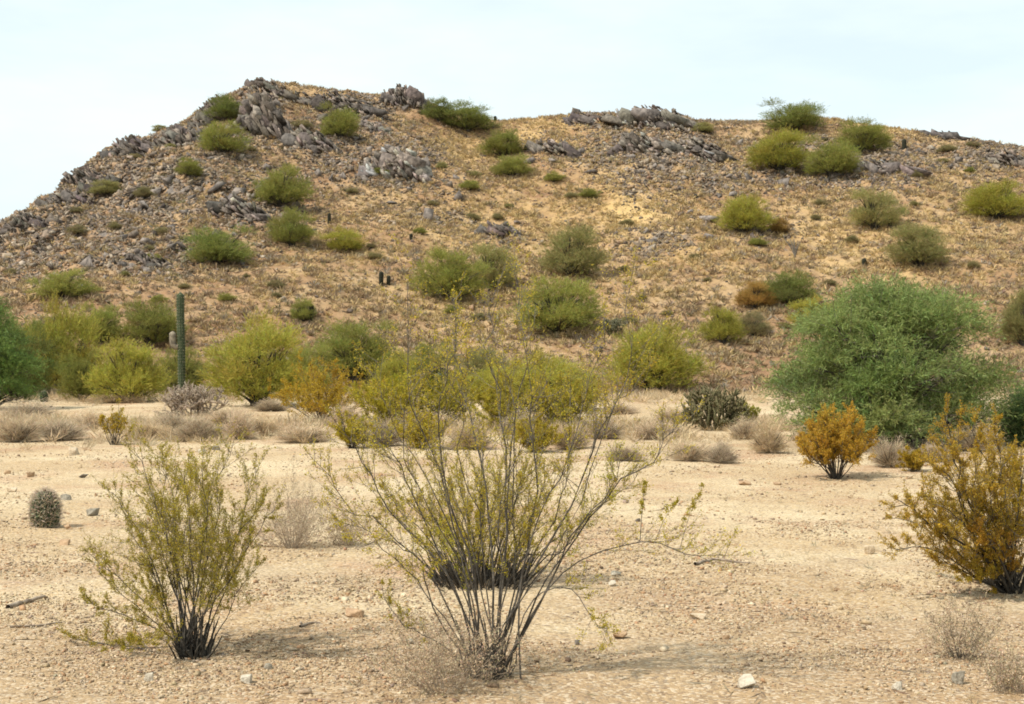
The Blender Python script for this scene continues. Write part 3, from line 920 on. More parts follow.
# ------------------------------------------------------------------ the two dark green feathery trees
def green_tree(x0, x1, y0, yb, label, seed, nblade, base, name='mesquite_tree'):
    p = at((x0 + x1) / 2, yb)
    sc = p.y / F
    h = (yb - y0) * sc; w = (x1 - x0) * sc
    rng = np.random.default_rng(seed)
    lobes = 84
    az = np.arange(lobes) * 2.399 + rng.uniform(-.5, .5, lobes); rr = np.sqrt((np.arange(lobes) + .5) / lobes) * 0.42 * rng.uniform(.85, 1.08, lobes)
    top = 0.76 * np.sqrt(np.clip(1 - (rr / 0.50) ** 2, 0, 1))
    zc = 0.07 + top * ((rng.permutation(lobes) + .5) / lobes) ** 0.62
    zc[-30:] = rng.uniform(.05, .42, 30)
    cen = np.stack([rr * np.cos(az) * w, rr * np.sin(az) * w, zc * h], 1)
    rad = np.exp(rng.normal(-2.5, .28, lobes)).clip(.05, .14) * w
    ltint = vary((1, 1, 1), lobes, rng, .3, .08)
    # twigs carrying leaflets
    ntw = nblade // 14
    li = rng.choice(lobes, ntw, p=rad ** 2 / np.sum(rad ** 2))
    d = rand_dirs(ntw, rng); d[:, 2] = np.abs(d[:, 2]) * 0.9 - 0.15
    P0 = cen[li] + d * (rad[li] * rng.uniform(0, 1, ntw) ** 0.5)[:, None] * np.array([[1, 1, 0.8]])
    D0 = unit(d + rng.normal(0, .35, (ntw, 3)) + np.array([[0, 0, 0.18]]))
    LL = rng.uniform(.25, .6, ntw)
    t = np.tile(np.linspace(0.05, 1, 14), ntw)
    Pk = np.repeat(P0, 14, 0) + np.repeat(D0 * LL[:, None], 14, 0) * t[:, None]
    Pk[:, 2] -= 0.22 * t ** 2 * np.repeat(LL, 14)
    Pk[:, 2] = np.maximum(Pk[:, 2], 0.12)
    m_ = len(Pk)
    Dk = np.repeat(D0, 14, 0) * 0.7 + rng.normal(0, .55, (m_, 3)) - np.array([[0, 0, .12]])
    tw = np.repeat(vary((1, 1, 1), ntw, rng, .3, .09) * ltint[li], 14, 0)
    col = vary(base, m_, rng, .15, .05) * tw
    V, T, c = blades(Pk, Dk, rng.uniform(.07, .14, m_), rng.uniform(.010, .020, m_), col, rng)
    o = empty(name, p)
    link('crown', mesh_np('crown', V, T, M_LEAF, c), o)
    tb = Tubes(6); tg = Tubes(4)
    for k in range(lobes):
        s = np.array([rng.normal(0, .12), rng.normal(0, .12), -0.15]); e = cen[k]
        tt = np.linspace(0, 1, 10)[:, None]
        ctrl = np.array([e[0] * 0.45, e[1] * 0.45, e[2] * 0.75])
        Pp = (1 - tt) ** 2 * s + 2 * tt * (1 - tt) * ctrl + tt ** 2 * e + rng.normal(0, .035, (10, 3)) * tt
        r0 = rng.uniform(.03, .075)
        tb.add(Pp, np.linspace(r0, .010, 10))
        for _ in range(6):
            e2 = e + rand_dirs(1, rng)[0] * rad[k] * 1.35
            q = Pp[rng.integers(5, 9)]
            tg.add(np.stack([q, (q + e2) / 2 + rng.normal(0, .05, 3), e2]), np.array([.011, .007, .003]))
    link('trunk', tb.build('trunk', M_BARK), o)
    link('branches', tg.build('branches', M_GREYBARK), o)
    return tag(o, label, 'tree')


green_tree(766, 1006, 258, 446, 'big spreading blue-green tree at right, the largest in the picture', 23, 140000, (0.28, 0.345, 0.105))
green_tree(-78, 38, 280, 409, 'dark green feathery tree cut off by the left picture edge', 6, 85000, (0.22, 0.32, 0.08))
green_tree(1002, 1075, 385, 446, 'small dark green tree at the right edge beside the big spreading tree', 8, 30000, (0.18, 0.24, 0.085))


# ------------------------------------------------------------------ creosotes
def curve_pts(ctrl, n=14):
    """Catmull-Rom through control points"""
    P = np.asarray(ctrl, float)
    Q = np.concatenate([[2 * P[0] - P[1]], P, [2 * P[-1] - P[-2]]])
    out = []
    seg = len(P) - 1
    for s in np.linspace(0, seg - 1e-6, n):
        i = int(s); t = s - i
        a, b, c, d = Q[i], Q[i + 1], Q[i + 2], Q[i + 3]
        out.append(0.5 * ((2 * b) + (-a + c) * t + (2 * a - 5 * b + 4 * c - d) * t * t + (-a + 3 * b - 3 * c + d) * t ** 3))
    return np.array(out)


def creosote_parts(stems, rng, base, leaf=0.016, nsec=9, ntwig=5, nleaf=8, start=0.35, seclen=0.34, r0=0.012, dens=None, hue=.06, up=.4, wig=.010, steady=()):
    """stems: list of point lists (local); returns wood Tubes and leaf arrays"""
    tb = Tubes(5); tw = Tubes(3)
    LP, LD, LT = [], [], []
    for si, S in enumerate(stems):
        P = curve_pts(S, 16)
        Ls = np.sum(np.linalg.norm(np.diff(P, axis=0), axis=1))
        P = P + np.cumsum(rng.normal(0, (.002 if si in steady else wig) * Ls, P.shape), 0) * np.linspace(0, 1, 16)[:, None]
        rr = r0 * rng.uniform(.75, 1.3) * min(1.0, Ls / 0.9)
        tb.add(P, np.linspace(rr, rr * 0.22, 16))
        stint = vary((1, 1, 1), 1, rng, .12, .04)[0]
        D = unit(np.gradient(P, axis=0))
        ns = max(3, int(nsec * min(1.0, Ls / .9)))
        for k in range(ns):
            t = start + (1 - start) * (k + rng.uniform()) / ns
            f = t * 15; i = min(int(f), 14)
            p = P[i] + (P[i + 1] - P[i]) * (f - i)
            d = unit(D[i] + rng.normal(0, .65, 3) + np.array([0, 0, up]))
            L = Ls * seclen * rng.uniform(.4, 1.0) * (1.25 - 0.7 * t)
            q = np.stack([p, p + d * L * .5 + rng.normal(0, .05, 3) * L, p + d * L + np.array([0, 0, .16 * L]) + rng.normal(0, .06, 3) * L])
            qq = curve_pts(q, 7)
            tw.add(qq, np.linspace(rr * .32, rr * .10, 7))
            for j in range(int(ntwig)):
                g = rng.uniform(.3, 1.0) * 6; gi = min(int(g), 5)
                a = qq[gi] + (qq[gi + 1] - qq[gi]) * (g - gi)
                e = unit(d + rng.normal(0, .6, 3) + np.array([0, 0, .35]))
                l = L * rng.uniform(.22, .5)
                tw.add(np.stack([a, a + e * l * .5, a + e * l + np.array([0, 0, .06 * l])]), np.array([rr * .12, rr * .09, rr * .05]))
                m = max(1, int(nleaf * rng.uniform(.5, 1.3)))
                tt = rng.uniform(.1, 1.05, m)
                LP.append(a + e * l * tt[:, None] + rng.normal(0, leaf * .6, (m, 3)))
                LD.append(e * 0.5 + rng.normal(0, .8, (m, 3)) + np.array([0, 0, .2]))
                LT.append(np.tile(stint * np.exp(rng.normal(0, .12)), (m, 1)))
    P = np.concatenate(LP); D = np.concatenate(LD); n = len(P)
    col = vary(base, n, rng, .2, hue) * np.concatenate(LT)
    V, T, c = blades(P, D, leaf * rng.uniform(.8, 1.6, n), leaf * rng.uniform(.5, .95, n), col, rng)
    V[:, 2] = np.maximum(V[:, 2], 0.01)
    return tb, tw, (V, T, c)


def fan_stems(n, w, h, rng, base_r=0.1, tmin=0.75, flat=1.0):
    out = []
    for k in range(n):
        az = k * 2.399 + rng.uniform(-.4, .4)
        rr = math.sqrt((k + .5) / n) * rng.uniform(.85, 1.08)
        hh = h * (1 - 0.48 * rr ** 2) * rng.uniform(tmin, 1.0)
        e = np.array([math.cos(az) * rr * w * .5, math.sin(az) * rr * w * .5 * flat, hh])
        s = np.array([math.cos(az) * base_r * rr, math.sin(az) * base_r * rr, -0.04])
        m1 = s + (e - s) * np.array([.30, .30, .36]) + rng.normal(0, .03 * h, 3)
        m2 = s + (e - s) * np.array([.66, .66, .70]) + rng.normal(0, .035 * h, 3)
        out.append([s, m1, m2, e])
    return out


def creosote(px, yb, stems_fn, label, seed, base, wood=None, group='creosote bushes on the flat', clump=None, **kw):
    p = at(px, yb)
    rng = np.random.default_rng(seed)
    stems = stems_fn(p, rng)
    tb, tw, (V, T, c) = creosote_parts(stems, rng, base, **kw)
    o = empty('creosote_bush', p)
    st_ = link('stems', tb.build('stems', wood or M_BARK), o)
    link('twigs', tw.build('twigs', M_GREYBARK), st_)
    link('leaves', mesh_np('leaves', V, T, M_LEAF, c), o)
    if clump:                                                # crowded dead stubs round the root crown
        n_, w_, h_ = clump
        cb = Tubes(5)
        for k in range(n_):
            az = rng.uniform(0, 6.28); r_ = math.sqrt(rng.uniform()) * w_ * .5
            a_ = np.array([math.cos(az) * r_, math.sin(az) * r_, -.03])
            e_ = a_ + np.array([math.cos(az) * r_ * .5, math.sin(az) * r_ * .5, 0]) + rng.normal(0, .04, 3) + np.array([0, 0, h_ * rng.uniform(.4, 1)])
            cb.add(curve_pts([a_, (a_ + e_) / 2 + rng.normal(0, .012, 3), e_], 6), np.linspace(.008, .003, 6) * rng.uniform(.7, 1.3))
        link('root_crown', cb.build('root_crown', M_BARK), o)
    return tag(o, label, 'bush', group)


def local(p, px, py, dy=0.0):
    """pixel at the depth of p plus dy, as a point local to p"""
    y = p.y + dy
    return np.array([(px - 512) / F * y - p.x, dy, CAMZ + (HZ - py) / F * y - p.z])


# A: left
def stems_a(p, rng):
    st = []
    tips = [(80, 630), (88, 605), (95, 560), (85, 578), (110, 525), (120, 490), (135, 465), (150, 452), (165, 470), (175, 455), (190, 460), (205, 470),
            (222, 478), (240, 452), (250, 480), (262, 500), (270, 520), (262, 545), (272, 560), (240, 525), (215, 510), (185, 500), (160, 510),
            (140, 540), (200, 540), (230, 555), (130, 590), (128, 640), (105, 645), (180, 530), (210, 475), (155, 485)]
    for k, (a, b) in enumerate(tips):
        dy = rng.uniform(-.55, .55)
        s = local(p, 192 + rng.uniform(-13, 13), 660, rng.uniform(-.05, .05)); s[2] = -0.03
        e = local(p, a, b, dy)
        m1 = s + (e - s) * np.array([.25, .3, .34]) + rng.normal(0, .02, 3)
        m2 = s + (e - s) * np.array([.62, .65, .70]) + rng.normal(0, .03, 3)
        st.append([s, m1, m2, e])
    return st


creosote(192, 657, stems_a, 'airy olive-yellow creosote bush in the left foreground with a dark stem base', 51, (0.42, 0.335, 0.034),
         leaf=0.0072, nsec=19, ntwig=10, nleaf=18, start=.36, seclen=.27, r0=.0056, clump=(70, .17, .26))


# B: the tall open one in front, stems follow the photo
def stems_b(p, rng):
    L = [
        [(489, 677), (503, 630), (545, 575), (585, 520), (605, 465), (632, 420), (644, 385), (638, 335), (636, 288)],
        [(497, 674), (540, 600), (578, 560), (632, 541), (658, 541), (690, 552), (722, 549)],
        [(484, 676), (470, 600), (448, 545), (420, 505), (399, 485), (396, 462)],
        [(487, 676), (478, 580), (452, 500), (452, 430), (462, 370), (470, 320)],
        [(490, 676), (500, 580), (503, 480), (512, 400), (522, 330), (528, 290)],
        [(480, 676), (448, 636), (425, 595), (418, 565), (396, 553), (355, 542)],
        [(482, 675), (440, 640), (405, 620), (385, 592)],
        [(495, 675), (520, 580), (543, 490), (548, 420), (562, 345)],
        [(492, 674), (535, 600), (562, 540), (598, 480), (616, 442)],
        [(482, 674), (440, 590), (390, 530), (345, 495), (312, 478)],
        [(486, 675), (462, 560), (425, 470), (400, 420), (385, 380)],
        [(488, 675), (488, 560), (478, 450), (492, 370)],
        [(494, 674), (528, 570), (570, 470), (582, 410), (585, 370)],
        [(486, 672), (455, 590), (408, 500), (372, 450), (355, 420)],
        [(484, 673), (450, 620), (418, 570), (370, 520), (330, 510)],
        [(492, 676), (515, 600), (520, 520), (535, 440), (538, 380)],
        [(490, 676), (480, 600), (468, 520), (440, 450), (428, 400)],
        [(497, 672), (545, 590), (590, 520), (640, 480), (668, 455)],
        [(498, 672), (530, 600), (572, 580), (598, 610), (612, 632)],
        [(488, 676), (500, 600), (520, 540), (530, 500)],
        [(486, 676), (470, 610), (455, 560), (440, 530)],
        [(489, 676), (492, 560), (482, 450), (470, 380), (452, 318)],
        [(488, 676), (470, 570), (438, 470), (425, 390), (432, 305)],
        [(491, 676), (505, 570), (512, 470), (500, 380), (494, 305)],
        [(493, 676), (520, 580), (538, 480), (545, 400), (545, 318)],
        [(493, 675), (525, 580), (556, 500), (575, 420), (582, 350)],
        [(487, 675), (465, 580), (420, 500), (402, 430), (408, 360)],
        [(487, 675), (455, 590), (400, 520), (360, 470), (338, 452)],
        [(494, 675), (530, 590), (585, 530), (625, 500), (652, 492)],
        [(490, 675), (500, 590), (488, 510), (500, 440), (515, 400)],
    ]
    st = []
    for k, pts in enumerate(L):
        dy = rng.uniform(-.6, .5) if k > 1 else (-.2, -.35)[k]
        m = len(pts) - 1
        st.append([local(p, a, b, dy * (i / m)) + (np.array([rng.normal(0, .05), rng.normal(0, .05), 0]) if i == 0 else 0) for i, (a, b) in enumerate(pts)])
        st[-1][0][2] = -0.04
    for (a, b, c, d) in ((640, 541, 645, 480), (655, 541, 677, 500), (680, 548, 702, 490)):   # upright shoots on the arching branch
        st.append([local(p, a, b, -.25), local(p, a + (c - a) * .4, b + (d - b) * .5, -.22), local(p, c, d, -.2)])
    return st


creosote(488, 678, stems_b, 'tall straggly creosote bush front and centre with bare grey stems and an arching branch', 52, (0.45, 0.355, 0.03), wood=M_STEM,
         leaf=0.0080, nsec=21, ntwig=9, nleaf=9, start=.38, seclen=.19, r0=.0058, wig=.018, steady=(1, 30, 31, 32), clump=(50, .22, .32))
creosote(482, 584, lambda p, r: fan_stems(40, 1.6, 1.35, r, .16, .45), 'bushy creosote right behind the tall straggly one with a dark base', 53, (0.45, 0.35, 0.028),
         leaf=0.0100, nsec=14, ntwig=8, nleaf=11, seclen=.27, r0=.0075, start=.22, clump=(220, .72, .30))
# D: right edge
def stems_d(p, rng):
    tips = [(895, 505), (897, 520), (905, 540), (918, 480), (930, 462), (945, 440), (960, 425), (975, 450), (985, 428), (1000, 420), (1015, 440),
            (925, 515), (940, 550), (955, 500), (965, 575), (985, 480), (1005, 490), (1040, 430), (1060, 420), (1085, 445), (1110, 480), (1130, 520),
            (1100, 550), (1050, 500), (1030, 470), (970, 530), (990, 540), (1010, 530), (1045, 545), (940, 500), (1120, 560), (960, 465), (990, 455), (1020, 460)]
    st = []
    for a, b in tips:
        dy = rng.uniform(-.8, .8)
        s = local(p, 1012 + rng.uniform(-16, 16), 594, rng.uniform(-.1, .1)); s[2] = -.04
        e = local(p, a, b + 4, dy)
        st.append([s, s + (e - s) * np.array([.28, .3, .28]) + rng.normal(0, .04, 3), s + (e - s) * np.array([.66, .66, .68]) + rng.normal(0, .05, 3), e])
    return st


creosote(1012, 592, stems_d, 'large golden creosote bush cut by the right edge', 54, (0.46, 0.30, 0.032), clump=(40, .25, .25), leaf=0.0098, nsec=18, ntwig=10, nleaf=28, seclen=.26, r0=.011, start=.3)
creosote(836, 479, lambda p, r: fan_stems(34, 1.36, 1.12, r, .05, .6), 'golden creosote bush with dark forked stems in front of the big green tree', 55, (0.46, 0.28, 0.03),
         leaf=0.017, nsec=15, ntwig=9, nleaf=17, seclen=.36, r0=.011, start=.36)
creosote(114, 445, lambda p, r: fan_stems(14, 0.72, 0.82, r, .06, .7), 'small golden creosote standing alone on the flat at left', 56, (0.42, 0.29, 0.025),
         leaf=0.028, nsec=8, ntwig=5, nleaf=7, seclen=.3, r0=.012)
for a in [
    (322, 423, 128, 66, (0.50, 0.335, 0.03), 'golden creosote bush left of centre at the far side of the flat', 57),
    (392, 428, 110, 62, (0.40, 0.33, 0.025), 'yellow-green creosote right of the golden one at the far side', 58),
    (446, 426, 92, 60, (0.36, 0.31, 0.03), 'yellow-green creosote seen through the tall straggly bush, left of its stems', 59),
    (560, 430, 100, 68, (0.38, 0.31, 0.03), 'yellow-green creosote seen through the tall straggly bush, right of its stems', 60),
    (505, 430, 84, 58, (0.36, 0.29, 0.03), 'low creosote directly behind the stems of the tall straggly bush', 61),
    (352, 448, 44, 34, (0.40, 0.31, 0.025), 'small creosote sprig on the flat beside the pale dry shrub', 62),
    (420, 448, 62, 42, (0.40, 0.30, 0.025), 'small golden-green creosote left of the central stems on the flat', 63),
    (745, 425, 28, 22, (0.30, 0.27, 0.04), 'small dull creosote at the foot of the staghorn cholla', 64),
    (535, 452, 62, 42, (0.40, 0.30, 0.025), 'small golden-green creosote right of the central stems on the flat', 65),
    (913, 472, 34, 26, (0.42, 0.28, 0.025), 'small golden creosote at the foot of the big green tree', 66),
]:
    px, yb, w, h, base, lb, sd = a
    p_ = at(px, yb); k_ = p_.y / F
    creosote(px, yb, lambda p, r: fan_stems(30, w * k_, h * k_, r, .05, .5), lb, sd, base, leaf=max(.012, .027 * p_.y / 36), nsec=11, ntwig=7, nleaf=15, seclen=.36, r0=.009, start=.15)

# ------------------------------------------------------------------ pale dry shrubs (bursage and dead scrub)
def dry_proto(seed, base, n=9000, W=0.0042, L=0.17, dark=None):
    rng = np.random.default_rng(seed)
    az = rng.uniform(0, 2 * np.pi, n); el = np.arccos(rng.uniform(0.05, 1, n)) * 0.98
    d = np.stack([np.sin(el) * np.cos(az), np.sin(el) * np.sin(az), np.cos(el)], 1)
    lump = 0.74 + 0.30 * np.sin(az * 2 + seed) * np.sin(el * 2) + 0.2 * np.sin(az * 5 + el * 4 + seed * 2)
    q = rng.uniform(0.05, 1, n) ** 0.55 * lump * np.exp(rng.normal(0, .10, n))
    P = d * q[:, None] * np.array([[0.38, 0.38, 0.72]]); P[:, 2] += .02
    D = d * np.array([[.8, .8, 1]]) + rng.normal(0, .6, (n, 3)) + np.array([[0, 0, .3]])
    col = vary(base, n, rng, .25, .05)
    V1, T1, c1 = blades(P, D, L * rng.uniform(.4, 1.1, n), W * rng.uniform(.6, 1.3, n), col, rng)
    m = 160
    az = rng.uniform(0, 2 * np.pi, m); el = rng.uniform(0, 1.25, m)
    d = np.stack([np.sin(el) * np.cos(az), np.sin(el) * np.sin(az), np.cos(el)], 1)
    c = vary(dark or (0.10, 0.08, 0.06), m, rng, .2, .04)
    V2, T2, c2 = blades(rng.normal(0, .02, (m, 3)) * [1, 1, 0], d * [.75, .75, 1], .55 * rng.uniform(.6, 1.1, m), .014, c, rng)
    return mesh_np('dry_shrub', np.concatenate([V1, V2]), np.concatenate([T1, T2 + len(V1)]), M_DRY, np.concatenate([c1, c2]))


DRYP = [dry_proto(1, (0.54, 0.42, 0.28)), dry_proto(2, (0.46, 0.37, 0.26)), dry_proto(3, (0.54, 0.41, 0.25)), dry_proto(6, (0.46, 0.36, 0.24)), dry_proto(9, (0.50, 0.385, 0.26))]
def dry(px, yb, w, h, label, protos=DRYP, k=0, group='pale dry shrubs on the flat'):
    p = at(px, yb - 1)
    s = p.y / F
    o = link('dry_shrub', protos[k % len(protos)], None, p)
    o.rotation_euler = (0, 0, float(RNG.uniform(0, 6.28)))
    k2 = float(RNG.uniform(.75, 1.3)); o.scale = (w * s * 1.3, w * s * 1.2, h * s * 1.15 * k2)
    tag(o, label, 'shrub', group)


for k, a in enumerate([
    (18, 443, 60, 32, 'pale dry shrub at the left edge of the shrub row'),
    (62, 441, 56, 30, 'pale pinkish dry shrub left of the small lone creosote'),
    (148, 441, 42, 24, 'low pale dry shrub right of the small lone creosote'),
    (198, 442, 60, 34, 'dark-based dry shrub in front of the dead pale cholla'),
    (238, 440, 44, 30, 'pale dry shrub right of the dead pale cholla'),
    (303, 443, 66, 28, 'broad low grey dry shrub with a dark shaded foot, left of centre'),
    (385, 447, 44, 26, 'pale dry shrub behind small creosotes left of the central stems'),
    (470, 450, 52, 30, 'pale dry shrub behind the central stems'),
    (600, 440, 60, 24, 'low pinkish dry shrub right of the central stems'),
    (655, 440, 54, 26, 'pinkish dry shrub behind the long slanting stem'),
    (690, 462, 52, 34, 'pale dry shrub below and left of the staghorn cholla'),
    (722, 464, 40, 24, 'tan dry shrub below the staghorn cholla'),
    (768, 454, 46, 34, 'grey-pink dry shrub between the staghorn cholla and the big green tree'),
    (890, 468, 46, 30, 'pale dry shrub under the big green tree'),
    (932, 462, 48, 26, 'pale dry shrub under the right side of the big green tree'),
    (975, 452, 46, 28, 'pale dry shrub behind the golden creosote at right'),
    (45, 398, 54, 12, 'low dry shrub around the small far barrel cactus'),
    (115, 404, 60, 12, 'low strip of dry shrub under the bright palo verde'),
    (270, 412, 46, 16, 'low dry shrub under the wide palo verde with dark limbs'),
    (620, 415, 44, 16, 'low dry shrub below the round palo verde right of centre'),
    (90, 430, 46, 24, 'pale dry shrub just behind and left of the small lone creosote'),
    (172, 433, 44, 24, 'pale dry shrub in front of the left end of the dead pale cholla'),
    (262, 436, 44, 26, 'pale dry shrub left of the broad low grey one'),
    (228, 425, 50, 26, 'pale dry shrub tucked behind the right end of the dead pale cholla'),
    (345, 428, 50, 26, 'pale dry shrub below the golden creosote left of centre'),
    (430, 432, 56, 28, 'pale dry shrub behind the left stems of the tall straggly creosote'),
    (520, 436, 56, 26, 'pale dry shrub behind the middle stems of the tall straggly creosote'),
    (570, 450, 46, 26, 'pale dry shrub behind the right stems of the tall straggly creosote'),
    (625, 462, 44, 22, 'low pale dry shrub right of the long slanting stem'),
    (675, 425, 46, 22, 'pale dry shrub left of the staghorn cholla'),
    (745, 440, 40, 26, 'pale dry shrub at the right foot of the staghorn cholla'),
    (28, 420, 60, 18, 'faint pale dry shrub behind the left end of the shrub row'),
]):
    dry(*a, k=k)
M_DRYWOOD = noisy_mat('dry_wood', (0.24, 0.185, 0.13), (0.46, 0.37, 0.27), 16, bump=0.2)
for k, (px, yb, w, h, lb) in enumerate([
    (292, 548, 120, 80, 'airy grey twiggy shrub between the two front creosotes'),
    (962, 660, 100, 66, 'grey dry twiggy shrub with a dark base at bottom right'),
    (440, 692, 175, 96, 'tan dry grassy shrub at the foot of the tall straggly creosote'),
    (1010, 692, 70, 46, 'thin dry sprig in the bottom right corner'),
    (345, 545, 60, 46, 'faint grey twiggy shrub left of the tall straggly creosote'),
]):
    p_ = at(px, yb); k_ = p_.y / F
    rng = np.random.default_rng(700 + k)
    st = fan_stems(64, w * k_, h * k_, rng, .05, .45)
    tb, tw, (V, T, c) = creosote_parts(st, rng, (0.44, 0.335, 0.215), leaf=.010, nsec=13, ntwig=7, nleaf=3, start=.10, seclen=.45, r0=.0035, up=.2)
    o = empty('dry_shrub', p_)
    st_ = link('stems', tb.build('stems', M_BARK if k == 1 else M_DRYWOOD), o)
    link('twigs', tw.build('twigs', M_DRYWOOD), st_)
    link('leaves', mesh_np('leaves', V, T, M_DRY, c), o)
    tag(o, lb, 'shrub', 'grey twiggy shrubs in the foreground')

# ------------------------------------------------------------------ cacti
def ribbed(bm_h, r, ribs, rng, taper=0.9, waist=1.0, seg=26, depth=0.16):
    """ribbed cactus body from z = 0 to bm_h with a domed top"""
    m = ribs * 4
    th = np.arange(m) / m * 2 * np.pi
    rib = 1 - depth * (0.5 - 0.5 * np.cos(th * ribs)) ** 0.8
    V = []
    for k in range(seg + 1):
        t = k / seg
        z = bm_h * (t if t < 0.8 else t)
        top = max(0.0, (z - (bm_h - r)) / r) if bm_h > r else t
        rr = r * (1 if top <= 0 else math.sqrt(max(0.0, 1 - top ** 2)))
        rr *= (taper + (1 - taper) * math.sin(min(1, t * 1.6) * math.pi / 2))
        V.append(np.stack([np.cos(th) * rib * rr, np.sin(th) * rib * rr, np.full(m, z)], 1))
    V = np.concatenate(V)
    i = np.arange(seg)[:, None] * m + np.arange(m)[None]; j = np.arange(seg)[:, None] * m + (np.arange(m)[None] + 1) % m
    T = np.stack([i, j, j + m, i + m], -1).reshape(-1, 4)
    return V, T, th[::4], rr


def spines_on(V, n, rng, L, W, base, outw=0.8):
    q = V[rng.integers(0, len(V), n)]
    d = q * np.array([[1, 1, 0]]); d = unit(d) * outw + rng.normal(0, .5, (n, 3)) + np.array([[0, 0, .3]])
    return blades(q, d, L * rng.uniform(.5, 1.2, n), W, vary(base, n, rng, .25, .08), rng)


def barrel(px, yb, w, h, label, nsp=2200, group='barrel cacti', spine=(0.52, 0.42, 0.31), name='barrel_cactus'):
    p = at(px, yb)
    s = p.y / F
    rng = np.random.default_rng(int(px))
    r = w * s * 0.5 * 0.92; hh = h * s
    V, T, _, _ = ribbed(hh, r, 20, rng, 0.82, seg=22)
    prof = np.minimum(1, np.sqrt(np.clip(1 - ((V[:, 2] / hh - 0.42) / 0.60) ** 2, 0.02, 1)))
    o = empty(name, p - Vector((0, 0, .02)))
    rr = np.linalg.norm(V[:, :2], axis=1, keepdims=True)
    V[:, :2] = V[:, :2] / np.maximum(rr, 1e-6) * (prof[:, None] * r * (0.86 + 0.14 * np.cos(np.arctan2(V[:, 1], V[:, 0]) * 20))[:, None])
    link('body', mesh_np('body', V, T, M_CACTUS, smooth=True), o)
    Vs, Ts, cs = spines_on(V, nsp, rng, r * .42, r * .035, spine)
    link('spines', mesh_np('spines', Vs, Ts, M_DRY, cs), o)
    return tag(o, label, 'cactus', group)


barrel(45, 527, 32, 38, 'stout spiny barrel cactus standing alone on the flat at far left', 3400)
barrel(44, 402, 9, 12, 'tiny far barrel cactus at the edge of the flat under the left palo verde', 500)


def saguaro(px, yb, y0, w, label, arm=False, group=None, name='saguaro', ribs=16):
    p = at(px, yb)
    s = p.y / F
    rng = np.random.default_rng(int(px) + 7)
    h = (yb - y0) * s; r = w * s * .5
    V, T, _, _ = ribbed(h + .1, r, ribs, rng, .82, seg=40, depth=.22)
    V[:, 2] -= .1
    V[:, 0] += 0.02 * np.sin(V[:, 2] * 1.4)
    o = empty(name, p)
    link('body', mesh_np('body', V, T, M_CACTUS if name == 'saguaro' else M_DARKCACTUS, smooth=True), o)
    Vs, Ts, cs = spines_on(V, int(400 + 500 * h), rng, .05, .006, (0.42, 0.36, 0.26) if name == 'saguaro' else (0.14, 0.11, 0.08))
    link('spines', mesh_np('spines', Vs, Ts, M_DRY, cs), o)
    if arm:
        tb = Tubes(12)
        za = (yb - 347) * s
        a = np.array([[-r * .8, 0, za], [-r * 1.5, -.02, za + .02], [-r * 2.0, -.03, za + .14], [-r * 2.05, -.03, za + .38], [-r * 1.9, -.03, za + .52]])
        tb.add(curve_pts(a, 12), np.r_[np.linspace(.10, .12, 10), .08, .01])
        link('arm', tb.build('arm', M_SCAR), o)
    return tag(o, label, 'cactus', group)


saguaro(181, 406, 292, 7.8, 'tall dark saguaro with a pale stub arm among the palo verdes at left', True, ribs=12)
saguaro(438, 398, 373, 8, 'young pale-topped saguaro inside the bushes left of centre', group='young saguaros')
for px, yb, y0, w, lb in [
    (311, 322, 305, 5, 'dark stubby cactus beside the tiny olive bush on the lower left slope'),
    (381, 286, 272, 4.6, 'taller of two small dark cacti side by side on the left middle slope'),
    (388.5, 285, 276, 4, 'shorter of two small dark cacti side by side on the left middle slope'),
    (329, 224, 213, 3.4, 'thin dark cactus on the rocky slope right of the olive bushes'),
    (495, 122, 116, 3, 'tiny dark cactus on the skyline right of the dark skyline bush'),
    (904, 151, 139, 4.6, 'dark small cactus on the bare shoulder under the right skyline'),
    (890, 228, 212, 4.4, 'dark cactus at the foot of the pale bush on the right slope'),
    (864, 267, 259, 4.6, 'squat dark cactus above the big green tree'),
    (541, 150, 143, 2.6, 'tiny dark cactus on the golden slope left of the central knob'),
    (411, 240, 234, 3.4, 'squat dark cactus in the middle of the left slope'),
]:
    saguaro(px, yb, y0, w, lb, name='small_cactus', group='small dark cacti on the slope', ribs=12)


